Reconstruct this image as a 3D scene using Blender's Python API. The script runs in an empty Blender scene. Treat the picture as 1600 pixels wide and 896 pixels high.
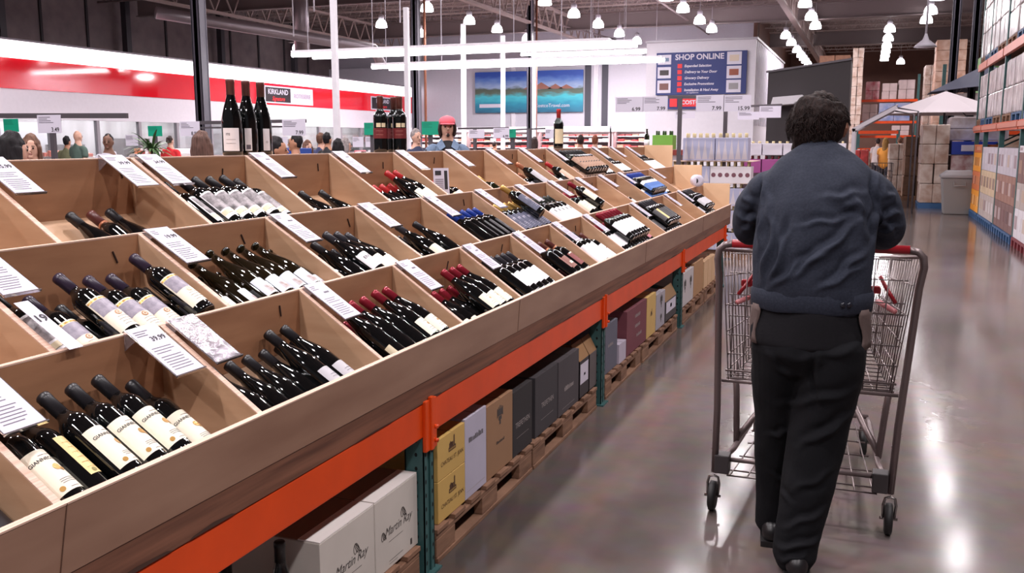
import bpy, bmesh, math, random
import numpy as np
from mathutils import Matrix, Vector, noise as mnoise
random.seed(7)
SC = bpy.context.scene
COL = SC.collection
PI = math.pi

# ---------------------------------------------------------------- camera
F_PX, CAM_H = 1450.0, 1.55
PITCH = math.atan(226 / F_PX)
YAW = math.atan(558 / math.hypot(F_PX, 226))
fh = Vector((-math.sin(YAW), math.cos(YAW), 0)); rt = Vector((math.cos(YAW), math.sin(YAW), 0)); UPV = Vector((0, 0, 1))
fw = fh * math.cos(PITCH) - UPV * math.sin(PITCH); uv_ = fh * math.sin(PITCH) + UPV * math.cos(PITCH)
cam_data = bpy.data.cameras.new('camera'); cam = bpy.data.objects.new('camera', cam_data); COL.objects.link(cam)
cm = Matrix((rt, uv_, -fw)).transposed().to_4x4(); cm.translation = Vector((0, 0, CAM_H))
cam.matrix_world = cm
cam_data.sensor_width = 36; cam_data.lens = F_PX / 1600 * 36; cam_data.clip_start = 0.05; cam_data.clip_end = 300
SC.camera = cam
# ---------------------------------------------------------------- world and exposure
SC.view_settings.view_transform = 'Standard'; SC.view_settings.look = 'None'
SC.view_settings.gamma = 1.0; SC.view_settings.use_curve_mapping = False
SC.view_settings.exposure = 0.0
W = bpy.data.worlds.new('world'); SC.world = W; W.use_nodes = True
W.node_tree.nodes['Background'].inputs[0].default_value = (0.62, 0.60, 0.66, 1)
W.node_tree.nodes['Background'].inputs[1].default_value = 0.16
LAMP_W = 170.0          # watts of each high bay lamp
TUBE_W = 330.0          # watts of each fluorescent run
def area_light(name, loc, size, power, color=(1, 0.935, 0.95), sy=None, rot=(0, 0, 0), parent=None, spread=None):
    d = bpy.data.lights.new(name, 'AREA'); d.energy = power; d.color = color
    if sy is None: d.shape = 'DISK'; d.size = size
    else: d.shape = 'RECTANGLE'; d.size = size; d.size_y = sy
    if spread: d.spread = spread
    o = bpy.data.objects.new(name, d); COL.objects.link(o); o.location = loc; o.rotation_euler = rot
    if parent: o.parent = parent
    return o
# high bay lamps overhead and behind the camera (the same 5 m x 4 m grid as the ones in view)
for gx in (-12.6, -7.7, -2.75, 2.2):
    for gy in (-3.9, 0.1, 4.2, 8.2, 12.3, 16.3, 20.4, 24.4, 28.5, 32.5):
        area_light('high_bay_light', (gx, gy, 6.95), 0.42, LAMP_W * (1.15 if gy < 14 else .8 if gx < -5 else .3))
area_light('roof_fill_light', (-9, 44, 6.8), 1.0, 1500)  # extra fill lights without fixtures, brightening the far store
area_light('roof_fill_light', (-20, 20, 6.8), 1.0, 1100)
area_light('roof_fill_light', (-20, 40, 6.8), 1.0, 2200)
area_light('roof_fill_light', (-14, 47, 6.8), 1.0, 1700)  # added to wash the back wall brighter
area_light('roof_fill_light', (-11, 32, 6.8), 1.0, 700)
area_light('roof_fill_light', (7, 42, 6.8), 1.0, 700)
area_light('roof_fill_light', (7, 24, 7.2), .6, 350)
area_light('roof_fill_light', (1, 62, 6.8), 1.0, 1300)
area_light('roof_fill_light', (-4, 72, 6.8), 1.0, 900)
area_light('roof_fill_light', (-2.75, 44, 6.85), .6, 900)  # added below the dome row to brighten the office box side

# ---------------------------------------------------------------- helpers
def lin(c):
    r = []
    for v in c:
        v = v / 255.0
        r.append(v / 12.92 if v <= 0.04045 else ((v + 0.055) / 1.055) ** 2.4)
    return tuple(r) + (1.0,)
MATS = {}
def M(name, rgb, rough=0.5, metal=0.0, var=0.0, vscale=8.0, stretch=(1, 1, 1), bump=0.0, emit=0.0, trans=0.0, coat=0.0, spec=0.5, rgb2=None, detail=4):
    if name in MATS: return MATS[name]
    m = bpy.data.materials.new(name); m.use_nodes = True; nt = m.node_tree; b = nt.nodes['Principled BSDF']
    c = lin(rgb)
    b.inputs['Base Color'].default_value = c; b.inputs['Roughness'].default_value = rough; b.inputs['Metallic'].default_value = metal
    b.inputs['Specular IOR Level'].default_value = spec
    if coat: b.inputs['Coat Weight'].default_value = coat; b.inputs['Coat Roughness'].default_value = 0.05
    if trans: b.inputs['Transmission Weight'].default_value = trans
    if emit: b.inputs['Emission Color'].default_value = c; b.inputs['Emission Strength'].default_value = emit
    if var or rgb2 or bump:
        tc = nt.nodes.new('ShaderNodeTexCoord'); mp = nt.nodes.new('ShaderNodeMapping'); mp.inputs['Scale'].default_value = stretch
        nz = nt.nodes.new('ShaderNodeTexNoise'); nz.inputs['Scale'].default_value = vscale; nz.inputs['Detail'].default_value = detail
        nt.links.new(tc.outputs['Object'], mp.inputs[0]); nt.links.new(mp.outputs[0], nz.inputs['Vector'])
        if var or rgb2:
            rp = nt.nodes.new('ShaderNodeValToRGB'); rp.color_ramp.elements[0].position = 0.3; rp.color_ramp.elements[1].position = 0.7
            c2 = lin(rgb2) if rgb2 else tuple(min(1, x * (1 + var)) for x in c[:3]) + (1,)
            c1 = c if rgb2 else tuple(x * (1 - var) for x in c[:3]) + (1,)
            rp.color_ramp.elements[0].color = c1; rp.color_ramp.elements[1].color = c2
            nt.links.new(nz.outputs['Fac'], rp.inputs[0]); nt.links.new(rp.outputs[0], b.inputs['Base Color'])
        if bump:
            bp = nt.nodes.new('ShaderNodeBump'); bp.inputs['Strength'].default_value = bump; bp.inputs['Distance'].default_value = 0.01
            nt.links.new(nz.outputs['Fac'], bp.inputs['Height']); nt.links.new(bp.outputs[0], b.inputs['Normal'])
    MATS[name] = m
    return m

class MB:
    def __init__(s): s.v = []; s.f = []; s.sm = []
    def add(s, V, F, smooth=False, T=None):
        o = len(s.v)
        if T is not None: V = [T @ Vector(v) for v in V]
        s.v += [tuple(v) for v in V]; s.f += [tuple(i + o for i in f) for f in F]; s.sm += [smooth] * len(F); return s
    def box(s, x0, x1, y0, y1, z0, z1, T=None):
        V = [(x0, y0, z0), (x1, y0, z0), (x1, y1, z0), (x0, y1, z0), (x0, y0, z1), (x1, y0, z1), (x1, y1, z1), (x0, y1, z1)]
        return s.add(V, [(0, 3, 2, 1), (4, 5, 6, 7), (0, 1, 5, 4), (1, 2, 6, 5), (2, 3, 7, 6), (3, 0, 4, 7)], T=T)
    def hexa(s, V):
        return s.add(V, [(0, 3, 2, 1), (4, 5, 6, 7), (0, 1, 5, 4), (1, 2, 6, 5), (2, 3, 7, 6), (3, 0, 4, 7)])
    def beam(s, a, b, w, h, up=(0, 0, 1)):
        a, b = Vector(a), Vector(b); t = (b - a).normalized(); sd = t.cross(Vector(up))
        if sd.length < 1e-4: sd = t.cross(Vector((1, 0, 0)))
        sd.normalize(); u = sd.cross(t)
        V = []
        for p in (a, b):
            for (i, j) in ((-1, -1), (1, -1), (1, 1), (-1, 1)): V.append(p + sd * i * w / 2 + u * j * h / 2)
        return s.add(V, [(0, 1, 2, 3), (7, 6, 5, 4), (0, 4, 5, 1), (1, 5, 6, 2), (2, 6, 7, 3), (3, 7, 4, 0)])
    def tube(s, pts, r, n=8, closed=False, T=None):
        pts = [Vector(p) for p in pts]; L = len(pts); V = []; Fc = []
        prev = None
        for i, p in enumerate(pts):
            a = pts[i - 1] if (i > 0 or closed) else p; b = pts[(i + 1) % L] if (i < L - 1 or closed) else p
            t = (b - a).normalized()
            if prev is None:
                sd = t.cross(Vector((0, 0, 1)))
                if sd.length < 1e-3: sd = t.cross(Vector((1, 0, 0)))
            else: sd = prev - t * prev.dot(t)
            sd.normalize(); prev = sd; u = t.cross(sd)
            rr = r[i] if isinstance(r, (list, tuple)) else r
            for k in range(n):
                an = 2 * PI * k / n; V.append(p + sd * math.cos(an) * rr + u * math.sin(an) * rr)
        for i in range(L if closed else L - 1):
            for k in range(n):
                k2 = (k + 1) % n; j = (i + 1) % L
                Fc.append((i * n + k, i * n + k2, j * n + k2, j * n + k))
        if not closed: Fc.append(tuple(range(n))[::-1]); Fc.append(tuple((L - 1) * n + k for k in range(n)))
        return s.add(V, Fc, True, T)
    def lathe(s, prof, n=20, T=None, smooth=True):
        V = []; Fc = []; m = len(prof)
        for (r, z) in prof:
            for k in range(n): V.append((r * math.cos(2 * PI * k / n), r * math.sin(2 * PI * k / n), z))
        for i in range(m - 1):
            for k in range(n):
                k2 = (k + 1) % n; Fc.append((i * n + k, i * n + k2, (i + 1) * n + k2, (i + 1) * n + k))
        Fc.append(tuple(range(n))[::-1]); Fc.append(tuple((m - 1) * n + k for k in range(n)))
        return s.add(V, Fc, smooth, T)
    def grid(s, fn, nu, nv, smooth=True):
        V = [fn(i / nu, j / nv) for j in range(nv + 1) for i in range(nu + 1)]
        Fc = [(j * (nu + 1) + i, j * (nu + 1) + i + 1, (j + 1) * (nu + 1) + i + 1, (j + 1) * (nu + 1) + i) for j in range(nv) for i in range(nu)]
        return s.add(V, Fc, smooth)
    def data(s, name, mat):
        me = bpy.data.meshes.new(name); me.from_pydata(s.v, [], s.f)
        me.polygons.foreach_set('use_smooth', s.sm); me.materials.append(mat); me.update(); return me
    def build(s, name, mat, parent=None, world=True, bevel=0.0, label=None):
        o = bpy.data.objects.new(name, s.data(name, mat)); return fin(o, parent, world, bevel, label)
def fin(o, parent=None, world=True, bevel=0.0, label=None):
    COL.objects.link(o)
    if parent is not None:
        o.parent = parent
        if world and parent.parent is None: o.matrix_parent_inverse = parent.matrix_basis.inverted()
    if bevel:
        b = o.modifiers.new('bevel', 'BEVEL'); b.width = bevel; b.segments = 2; b.limit_method = 'ANGLE'
    if label: o['label'] = label
    return o
def tag(o, label, cat, group=None, kind=None):
    o['label'] = label; o['category'] = cat
    if group: o['group'] = group
    if kind: o['kind'] = kind
    return o
def thing(name, label, cat, loc=(0, 0, 0), rotz=0, group=None):
    o = bpy.data.objects.new(name, None); COL.objects.link(o); o.empty_display_size = 0.1
    o.matrix_basis = Matrix.Translation(loc) @ Matrix.Rotation(rotz, 4, 'Z')
    return tag(o, label, cat, group)
def struct(o): o['kind'] = 'structure'; return o
def kids(o): return [c for c in bpy.data.objects if c.parent == o]
def copy_tree(root, mtx, label, group=None, mats=None):
    r = root.copy(); COL.objects.link(r); r.matrix_basis = mtx
    r['label'] = label
    if group: r['group'] = group
    def rec(src, dst):
        for ch in KIDS[src.name]:
            c = ch.copy(); COL.objects.link(c); c.parent = dst
            if mats and ch.name.split('.')[0] in mats:
                c.material_slots[0].link = 'OBJECT'; c.material_slots[0].material = mats[ch.name.split('.')[0]]
            rec(ch, c)
    rec(root, r)
    if mats and root.name.split('.')[0] in mats and r.type == 'MESH':
        r.material_slots[0].link = 'OBJECT'; r.material_slots[0].material = mats[root.name.split('.')[0]]
    return r
KIDS = {}
def index_kids(root):
    k = kids(root); KIDS[root.name] = k
    for c in k: index_kids(c)
_tc = {}
def text_data(txt, size=1.0, shear=0.0, bold=0.0):
    """2-D letter mesh centred on the origin: (verts, faces)"""
    key = (txt, round(size, 4), shear, bold)
    if key in _tc: return _tc[key]
    cu = bpy.data.curves.new('t', 'FONT'); cu.body = txt; cu.size = size; cu.align_x = 'CENTER'; cu.align_y = 'CENTER'
    cu.shear = shear; cu.offset = bold; cu.resolution_u = 3
    o = bpy.data.objects.new('t', cu); COL.objects.link(o)
    dg = bpy.context.evaluated_depsgraph_get(); me = bpy.data.meshes.new_from_object(o.evaluated_get(dg))
    V = [tuple(v.co) for v in me.vertices]; Fc = [tuple(p.vertices) for p in me.polygons]
    bpy.data.objects.remove(o); bpy.data.curves.remove(cu); bpy.data.meshes.remove(me)
    _tc[key] = (V, Fc); return V, Fc
def put_text(mb, txt, size, origin, right, up, shear=0.0, bold=0.0, lift=0.0):
    V, Fc = text_data(txt, size, shear, bold); o = Vector(origin); r = Vector(right).normalized(); u = Vector(up).normalized(); n = r.cross(u)
    mb.add([o + r * v[0] + u * v[1] + n * lift for v in V], Fc)
def quad(mb, o, r, u, x0, x1, y0, y1, lift=0.0):
    o = Vector(o); r = Vector(r).normalized(); u = Vector(u).normalized(); n = r.cross(u)
    mb.add([o + r * x + u * y + n * lift for x, y in ((x0, y0), (x1, y0), (x1, y1), (x0, y1))], [(0, 1, 2, 3)])
def disc(mb, o, r, u, rx, ry, n=16, lift=0.0):
    o = Vector(o); r = Vector(r).normalized(); u = Vector(u).normalized(); nn = r.cross(u)
    mb.add([o + r * rx * math.cos(2 * PI * k / n) + u * ry * math.sin(2 * PI * k / n) + nn * lift for k in range(n)], [tuple(range(n))])
def loft(chain, n=20, side=(1, 0, 0), cap=True, mb=None):
    """closed limb surface through (x, y, z, rx, ry) rings"""
    mb = mb or MB(); P = [Vector(c[:3]) for c in chain]; L = len(P); rings = []
    for i in range(L):
        t = (P[min(i + 1, L - 1)] - P[max(i - 1, 0)]).normalized(); sd = Vector(side); sd = (sd - t * sd.dot(t)).normalized(); u = t.cross(sd)
        rings.append((P[i], t, sd, u, chain[i][3], chain[i][4]))
    full = []
    if cap:
        p, t, sd, u, a, b = rings[0]; q = min(a, b)
        full += [(p - t * q * .75, sd, u, a * .3, b * .3), (p - t * q * .5, sd, u, a * .72, b * .72)]
    full += [(p, sd, u, a, b) for p, t, sd, u, a, b in rings]
    if cap:
        p, t, sd, u, a, b = rings[-1]; q = min(a, b)
        full += [(p + t * q * .5, sd, u, a * .72, b * .72), (p + t * q * .75, sd, u, a * .3, b * .3)]
    V = []; Fc = []
    for p, sd, u, a, b in full:
        for k in range(n): V.append(p + sd * a * math.cos(2 * PI * k / n) + u * b * math.sin(2 * PI * k / n))
    for i in range(len(full) - 1):
        for k in range(n): k2 = (k + 1) % n; Fc.append((i * n + k, i * n + k2, (i + 1) * n + k2, (i + 1) * n + k))
    Fc.append(tuple(range(n))[::-1]); Fc.append(tuple((len(full) - 1) * n + k for k in range(n)))
    mb.add(V, Fc, True); return mb
def resample(chain, m):
    c = np.array(chain, float); d = np.r_[0, np.cumsum(np.linalg.norm(np.diff(c[:, :3], axis=0), axis=1))]
    t = np.linspace(0, d[-1], m); out = np.stack([np.interp(t, d, c[:, i]) for i in range(c.shape[1])], 1)
    for _ in range(2): out[1:-1] = (out[:-2] + 2 * out[1:-1] + out[2:]) / 4
    return [tuple(r) for r in out]
def fuse(mb, name, mat, voxel=0.012, smooth=6, disp=None):
    """voxel-union the lofts of mb into one smooth continuous mesh"""
    me = mb.data('tmp', mat); o = bpy.data.objects.new('tmp', me); COL.objects.link(o)
    r = o.modifiers.new('r', 'REMESH'); r.mode = 'VOXEL'; r.voxel_size = voxel; r.use_smooth_shade = True
    s = o.modifiers.new('s', 'SMOOTH'); s.iterations = smooth; s.factor = 0.5
    dg = bpy.context.evaluated_depsgraph_get(); out = bpy.data.meshes.new_from_object(o.evaluated_get(dg)); out.name = name
    bpy.data.objects.remove(o); bpy.data.meshes.remove(me)
    if disp:
        n = len(out.vertices); co = np.empty(n * 3); out.vertices.foreach_get('co', co); co = co.reshape(-1, 3)
        nr = np.empty(n * 3); out.vertices.foreach_get('normal', nr); nr = nr.reshape(-1, 3)
        co = co + nr * disp(co, nr)[:, None]; out.vertices.foreach_set('co', co.ravel()); out.update()
    out.polygons.foreach_set('use_smooth', [True] * len(out.polygons))
    if not out.materials: out.materials.append(mat)
    return out
def nz(co, scale, seed=0.0):
    return np.array([mnoise.noise(Vector((c[0] * scale[0] + seed, c[1] * scale[1] + seed * 1.7, c[2] * scale[2] - seed))) for c in co])

# ---------------------------------------------------------------- materials
ply = M('birch_plywood', (204, 166, 134), 0.5, rgb2=(182, 142, 110), vscale=3.0, stretch=(1, 1, 5), detail=6)
ply_back = M('birch_plywood_back', (168, 122, 90), 0.5, rgb2=(144, 100, 72), vscale=3.0, stretch=(1, 1, 6), detail=6)
ply_edge = M('plywood_edge', (226, 194, 176), 0.5, rgb2=(196, 156, 136), vscale=2.0, stretch=(60, 1, 220), detail=3)
ply_front = M('plywood_front', (158, 124, 104), 0.35, rgb2=(138, 104, 86), vscale=2.0, stretch=(1, 1, 6), detail=6)
lumber = M('stained_lumber', (132, 88, 68), 0.6, rgb2=(92, 58, 44), vscale=4.0, stretch=(1, 0.6, 14), detail=6)
orange = M('orange_enamel', (226, 74, 16), 0.35, var=0.08, vscale=5)
teal = M('teal_enamel', (58, 96, 96), 0.45, var=0.15, vscale=14)
black_hole = M('dark_hole', (8, 8, 10), 0.9)
pallet_wood = M('pallet_wood', (150, 112, 88), 0.8, rgb2=(112, 80, 62), vscale=5, stretch=(1, 1, 6), bump=0.2)
white_enamel = M('white_enamel', (232, 228, 236), 0.4, var=0.03)
steel = M('brushed_steel', (150, 142, 142), 0.32, metal=0.9)
chrome = M('zinc_wire', (128, 116, 116), 0.3, metal=0.85)
dark_steel = M('dark_steel_paint', (84, 80, 92), 0.45)
rubber = M('black_rubber', (26, 24, 26), 0.6)
ink = M('black_ink', (44, 40, 46), 0.7)
grey_ink = M('grey_ink', (104, 98, 110), 0.7)
paper = M('white_card', (214, 208, 224), 0.45, var=0.02)
card_paper = M('price_card_paper', (200, 194, 210), 0.45, var=0.02)
acrylic = M('clear_acrylic', (235, 228, 235), 0.06, trans=0.9)
glass_black = M('dark_wine_glass', (10, 11, 12), 0.05, spec=0.6, coat=0.5)
glass_green = M('deep_green_wine_glass', (24, 26, 14), 0.05, spec=0.6, coat=0.5)
glass_amber = M('dead_leaf_wine_glass', (24, 18, 8), 0.05, spec=0.6, coat=0.5)
# ================================================================ SETTING
def concrete():
    m = bpy.data.materials.new('polished_concrete'); m.use_nodes = True; nt = m.node_tree; b = nt.nodes['Principled BSDF']
    tc = nt.nodes.new('ShaderNodeTexCoord')
    def noise(sc, det, st=(1, 1, 1)):
        mp = nt.nodes.new('ShaderNodeMapping'); mp.inputs['Scale'].default_value = st
        n = nt.nodes.new('ShaderNodeTexNoise'); n.inputs['Scale'].default_value = sc; n.inputs['Detail'].default_value = det
        nt.links.new(tc.outputs['Object'], mp.inputs[0]); nt.links.new(mp.outputs[0], n.inputs['Vector']); return n
    n1 = noise(0.9, 6, (1, .5, 1)); n2 = noise(7, 8); n3 = noise(0.55, 3)
    r1 = nt.nodes.new('ShaderNodeValToRGB'); e = r1.color_ramp.elements
    e[0].position = .3; e[0].color = lin((76, 68, 65)); e[1].position = .7; e[1].color = lin((116, 104, 102))
    nt.links.new(n1.outputs['Fac'], r1.inputs[0])
    r3 = nt.nodes.new('ShaderNodeValToRGB'); e = r3.color_ramp.elements
    e[0].position = .5; e[0].color = (0, 0, 0, 1); e[1].position = .72; e[1].color = (.45, .45, .45, 1)
    nt.links.new(n3.outputs['Fac'], r3.inputs[0])
    mx = nt.nodes.new('ShaderNodeMix'); mx.data_type = 'RGBA'; nt.links.new(r3.outputs[0], mx.inputs[0])
    nt.links.new(r1.outputs[0], mx.inputs[6]); mx.inputs[7].default_value = lin((108, 78, 68))
    m2 = nt.nodes.new('ShaderNodeMix'); m2.data_type = 'RGBA'; m2.blend_type = 'OVERLAY'; m2.inputs[0].default_value = .25
    nt.links.new(mx.outputs[2], m2.inputs[6]); nt.links.new(n2.outputs['Color'], m2.inputs[7])
    nt.links.new(m2.outputs[2], b.inputs['Base Color'])
    rr = nt.nodes.new('ShaderNodeMapRange'); rr.inputs['To Min'].default_value = .09; rr.inputs['To Max'].default_value = .2
    nt.links.new(n1.outputs['Fac'], rr.inputs[0]); nt.links.new(rr.outputs[0], b.inputs['Roughness'])
    b.inputs['Specular IOR Level'].default_value = .45
    bp = nt.nodes.new('ShaderNodeBump'); bp.inputs['Strength'].default_value = .02; bp.inputs['Distance'].default_value = .02
    nt.links.new(n2.outputs['Fac'], bp.inputs['Height']); nt.links.new(bp.outputs[0], b.inputs['Normal'])
    return m
struct(MB().box(-34, 12, -8, 80, -.2, 0).build('floor', concrete()))
roof_dark = M('dark_roof_deck', (150, 130, 128), 0.8, rgb2=(104, 88, 88), vscale=1.2, stretch=(1, 6, 1))
joist_m = M('joist_grey', (160, 142, 138), 0.6)
ceil = struct(MB().box(-34, 12, -8, 80, 8.9, 9.1).build('ceiling', roof_dark))
# bar joists run across, girders run along the aisle
def joist_mb(x0, x1, d=.62, step=.62, w=.06):
    m = MB(); m.box(x0, x1, -w, w, d - .07, d); m.box(x0, x1, -w, w, 0, .06)
    x = x0; k = 0
    while x < x1 - step / 2:
        a, b = ((x, 0, .03), (x + step / 2, 0, d - .03)) if k % 2 == 0 else ((x, 0, d - .03), (x + step / 2, 0, .03))
        m.beam(a, b, .03, .03); x += step / 2; k += 1
    return m
jd = joist_mb(-33, 12).data('bar_joist', joist_m)
for k in range(30):
    o = bpy.data.objects.new('bar_joist', jd); COL.objects.link(o); o.parent = ceil; o.location = (0, 4 + k * 2.5, 8.26)
gm = MB(); gm.box(-.13, .13, -8, 80, 1.05, 1.15); gm.box(-.13, .13, -8, 80, 0, .1)
for k in range(70):
    y = -8 + k * 1.25; gm.beam((0, y, .05), (0, y + .625, 1.1), .06, .06); gm.beam((0, y + .625, 1.1), (0, y + 1.25, .05), .06, .06)
gd = gm.data('roof_girder', joist_m)
for x in (-27, -15.38, -3.6, 8.5):
    o = bpy.data.objects.new('roof_girder', gd); COL.objects.link(o); o.parent = ceil; o.location = (x, 0, 7.1)
wb = M('solid_girder', (116, 102, 102), .6)
for y in (24, 36.5, 49, 62):
    m = MB(); m.box(-33, 12, y - .15, y + .15, 7.45, 7.5); m.box(-33, 12, y - .02, y + .02, 7.5, 8.2); m.box(-33, 12, y - .15, y + .15, 8.2, 8.26); m.build('cross_beam', wb, ceil)
# left wall: brown panel wall high up behind the deli fascia
up_panel = M('brown_wall_panel', (112, 98, 98), .7, rgb2=(92, 80, 82), vscale=1.5)
wl = struct(MB().box(-34.2, -34, -8, 56, 0, 9).build('wall_left', up_panel))
m = MB()
for k in range(20): m.box(-34, -33.93, 3 + k * 2.6, 3.12 + k * 2.6, 0, 9)
m.build('panel_joint', M('dark_joint', (44, 38, 42), .8), wl)
m = MB()
for k in range(7): m.box(-33.6, -33.3, 8 + k * 7, 8.3 + k * 7, 0, 8.9)
m.build('wall_column', M('column_dark', (50, 46, 52), .6), wl)
# back wall in two planes
bw_m = M('white_insulated_panel', (206, 202, 214), .45, var=.02)
wk = struct(MB().box(-34, -6.2, 55, 55.2, 0, 6.35).box(-34, -6.2, 55.6, 55.8, 6.3, 9).build('wall_back', bw_m))
m = MB()
for x in (-16.0, -14.95, -9.95): m.box(x - .18, x + .18, 54.9, 55.0, 0, 6.3)
m.build('dark_post', M('dark_wall_post', (70, 68, 80), .5), wk)
m = MB()
for x in (-15.5, -9.1, -20.8): m.box(x - .14, x + .14, 54.92, 55.0, 0, 6.3)
m.build('panel_trim', white_enamel, wk)
brown_wall = M('brown_back_wall', (112, 78, 66), .7, rgb2=(96, 64, 56), vscale=.8)
wk2 = struct(MB().box(-6.4, 12, 79, 79.2, 0, 9).box(-6.4, -6.2, 55, 79, 0, 9).build('wall_back_far', brown_wall))
struct(MB().box(12, 12.2, -8, 80, 0, 9).build('wall_right', brown_wall))
# deli front (continuous wall along the left side)
deli = struct(MB().box(-27.6, -27.4, -4, 55, 2.35, 3.35).build('wall_deli', M('deli_white', (226, 218, 228), .5, var=.02)))
def red_gloss():
    m = M('glossy_red_band', (232, 16, 38), .06, bump=.12, vscale=.8, coat=.6); return m
MB().box(-27.42, -27.36, -4, 54.8, 3.35, 4.37).build('red_band', red_gloss(), deli)
MB().box(-27.6, -27.3, -4, 54.9, 4.37, 4.96).build('white_cornice', M('cornice_painted_glow', (255, 246, 250), .5, emit=1.6), deli)  # plain white strip; its emission stands in for strong light falling on it
MB().box(-27.66, -27.26, -4, 54.9, 4.96, 5.02).build('cornice_cap', M('cap_grey', (120, 112, 122), .5), deli)
fr = MB(); fr.box(-27.6, -27.4, -4, 55, 0, 1.0)
for k in range(27): fr.box(-27.58, -27.42, -3 + k * 2.2, -2.86 + k * 2.2, 1, 2.35)
fr.build('window_frame', M('frame_grey', (150, 142, 150), .4), deli)
gl = MB().box(-27.52, -27.50, -4, 55, 1.0, 2.35); gl.build('glass', M('deli_glass', (225, 235, 235), .05, trans=.95), deli)
back = MB().box(-31, -30.9, -4, 54, 0, 3.2)
back.build('inner_wall', M('deli_inner_wall', (226, 220, 224), .6, rgb2=(176, 168, 170), vscale=.7, stretch=(1, 2, .3)), deli)
ih = MB()
for k in range(14): ih.box(-30.6, -29.8, 2 + k * 3.7, 3.6 + k * 3.7, 0, 1.2 + .5 * ((k * 7) % 3) / 2)
for q in range(3): MB().box(-30.7, -30.2, 14 + q * 11, 17.5 + q * 11, 0, 2.3).build('white_cooler', white_enamel, deli)
ih.build('kitchen_cabinets', M('kitchen_steel', (120, 112, 112), .35, metal=.6), deli)
for y in (16, 30, 46): area_light('deli_light', (-29.3, y, 3.1), 2.0, 380, sy=12)
# signs on the red band
def band_sign(y0, y1, z0, z1, words, label):
    t = thing('wall_sign', label, 'sign', (-27.34, (y0 + y1) / 2, z0))
    MB().box(-27.36, -27.31, y0, y1, z0, z1).build('sign_board', paper, t, bevel=.02)
    w = (y1 - y0)
    ym = y0 + (w * .52 if len(words) > 1 else w)
    MB().box(-27.315, -27.30, y0 + .06, ym - .04, z0 + .07, z1 - .07).build('brand_panel', M('brand_black', (40, 30, 36), .5), t)
    m = MB(); put_text(m, 'KIRKLAND', (z1 - z0) * .42, (-27.295, (y0 + ym) / 2, z0 + (z1 - z0) * .66), (0, 1, 0), (0, 0, 1), bold=.006)
    m.build('brand_lettering', paper, t)
    m = MB(); put_text(m, 'Signature', (z1 - z0) * .34, (-27.295, (y0 + ym) / 2, z0 + (z1 - z0) * .27), (0, 1, 0), (0, 0, 1), shear=.35, bold=.004)
    m.build('script_lettering', M('sign_red', (226, 40, 50), .5), t)
    if len(words) > 1:
        m = MB(); put_text(m, words[1], (z1 - z0) * .36, (-27.295, (ym + y1) / 2, (z0 + z1) / 2), (0, 1, 0), (0, 0, 1)); m.build('word_lettering', M('sign_grey', (170, 150, 168), .5), t)
band_sign(38.35, 42.55, 3.42, 4.25, ['KIRKLAND', 'ROTISSERIE'], 'long brand sign reading ROTISSERIE on the red band of the deli wall')
band_sign(48.7, 51.4, 3.42, 4.2, ['KIRKLAND'], 'short brand sign at the far end of the red band, above the stout ledge bottles')
# dark columns and slender white posts
def column(x, y, label, w=.26, mat=None, top=8.9):
    t = thing('steel_column', label, 'column', (x, y, 0))
    m = MB(); m.box(x - w / 2, x + w / 2, y - w / 2, y - w / 2 + .03, 0, top); m.box(x - w / 2, x + w / 2, y + w / 2 - .03, y + w / 2, 0, top); m.box(x - .05, x + .05, y - w / 2, y + w / 2, 0, top)
    m.box(x - w / 2 + .01, x - w / 2 + .03, y - w / 2, y + w / 2, 0, top); m.box(x + w / 2 - .03, x + w / 2 - .01, y - w / 2, y + w / 2, 0, top)
    m.build('shaft', mat or dark_steel, t)
    MB().box(x - w, x + w, y - w, y + w, 0, .03).build('base_plate', dark_steel, t)
    return t
c1 = column(-15.39, 19.05, 'nearest thick dark grey steel column, left of the three dark wine bottles')
column(-15.38, 30.75, 'dark grey steel column with a copper pipe, right of the second brand sign')
column(-15.37, 42.88, 'dark grey steel column farthest away, in front of the beach poster')
column(2.09, 29.4, 'dark column, left of the pair behind the white umbrella', .22)
column(2.62, 29.6, 'dark column, right of the pair behind the white umbrella', .2)
for (x, y, l) in ((-15.1, 30.9, 'copper pipe running down beside the middle dark column'), (-15.1, 43.0, 'pale pipe running down beside the dark column at the beach poster')):
    tag(MB().tube([(x, y, .0), (x, y, 8.6)], .05, 8).build('pipe', M('copper_pipe', (150, 96, 76), .4, metal=.5)), l, 'pipe')
names = ['first and nearest', 'second', 'third', 'fourth', 'fifth and farthest']
for k, y in enumerate((17.38, 20.68, 24.08, 27.07, 29.95)):
    x = -10.59; t = thing('white_post', names[k] + ' of the slender white posts in a row beyond the wine bins', 'post', (x, y, 0), group='slender white posts')
    MB().box(x - .055, x + .055, y - .055, y + .055, 0, 6.6 if k == 0 else 4.75).build('shaft', white_enamel, t)
    MB().box(x - .14, x + .14, y - .14, y + .14, 0, .02).build('foot_plate', white_enamel, t)

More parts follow.
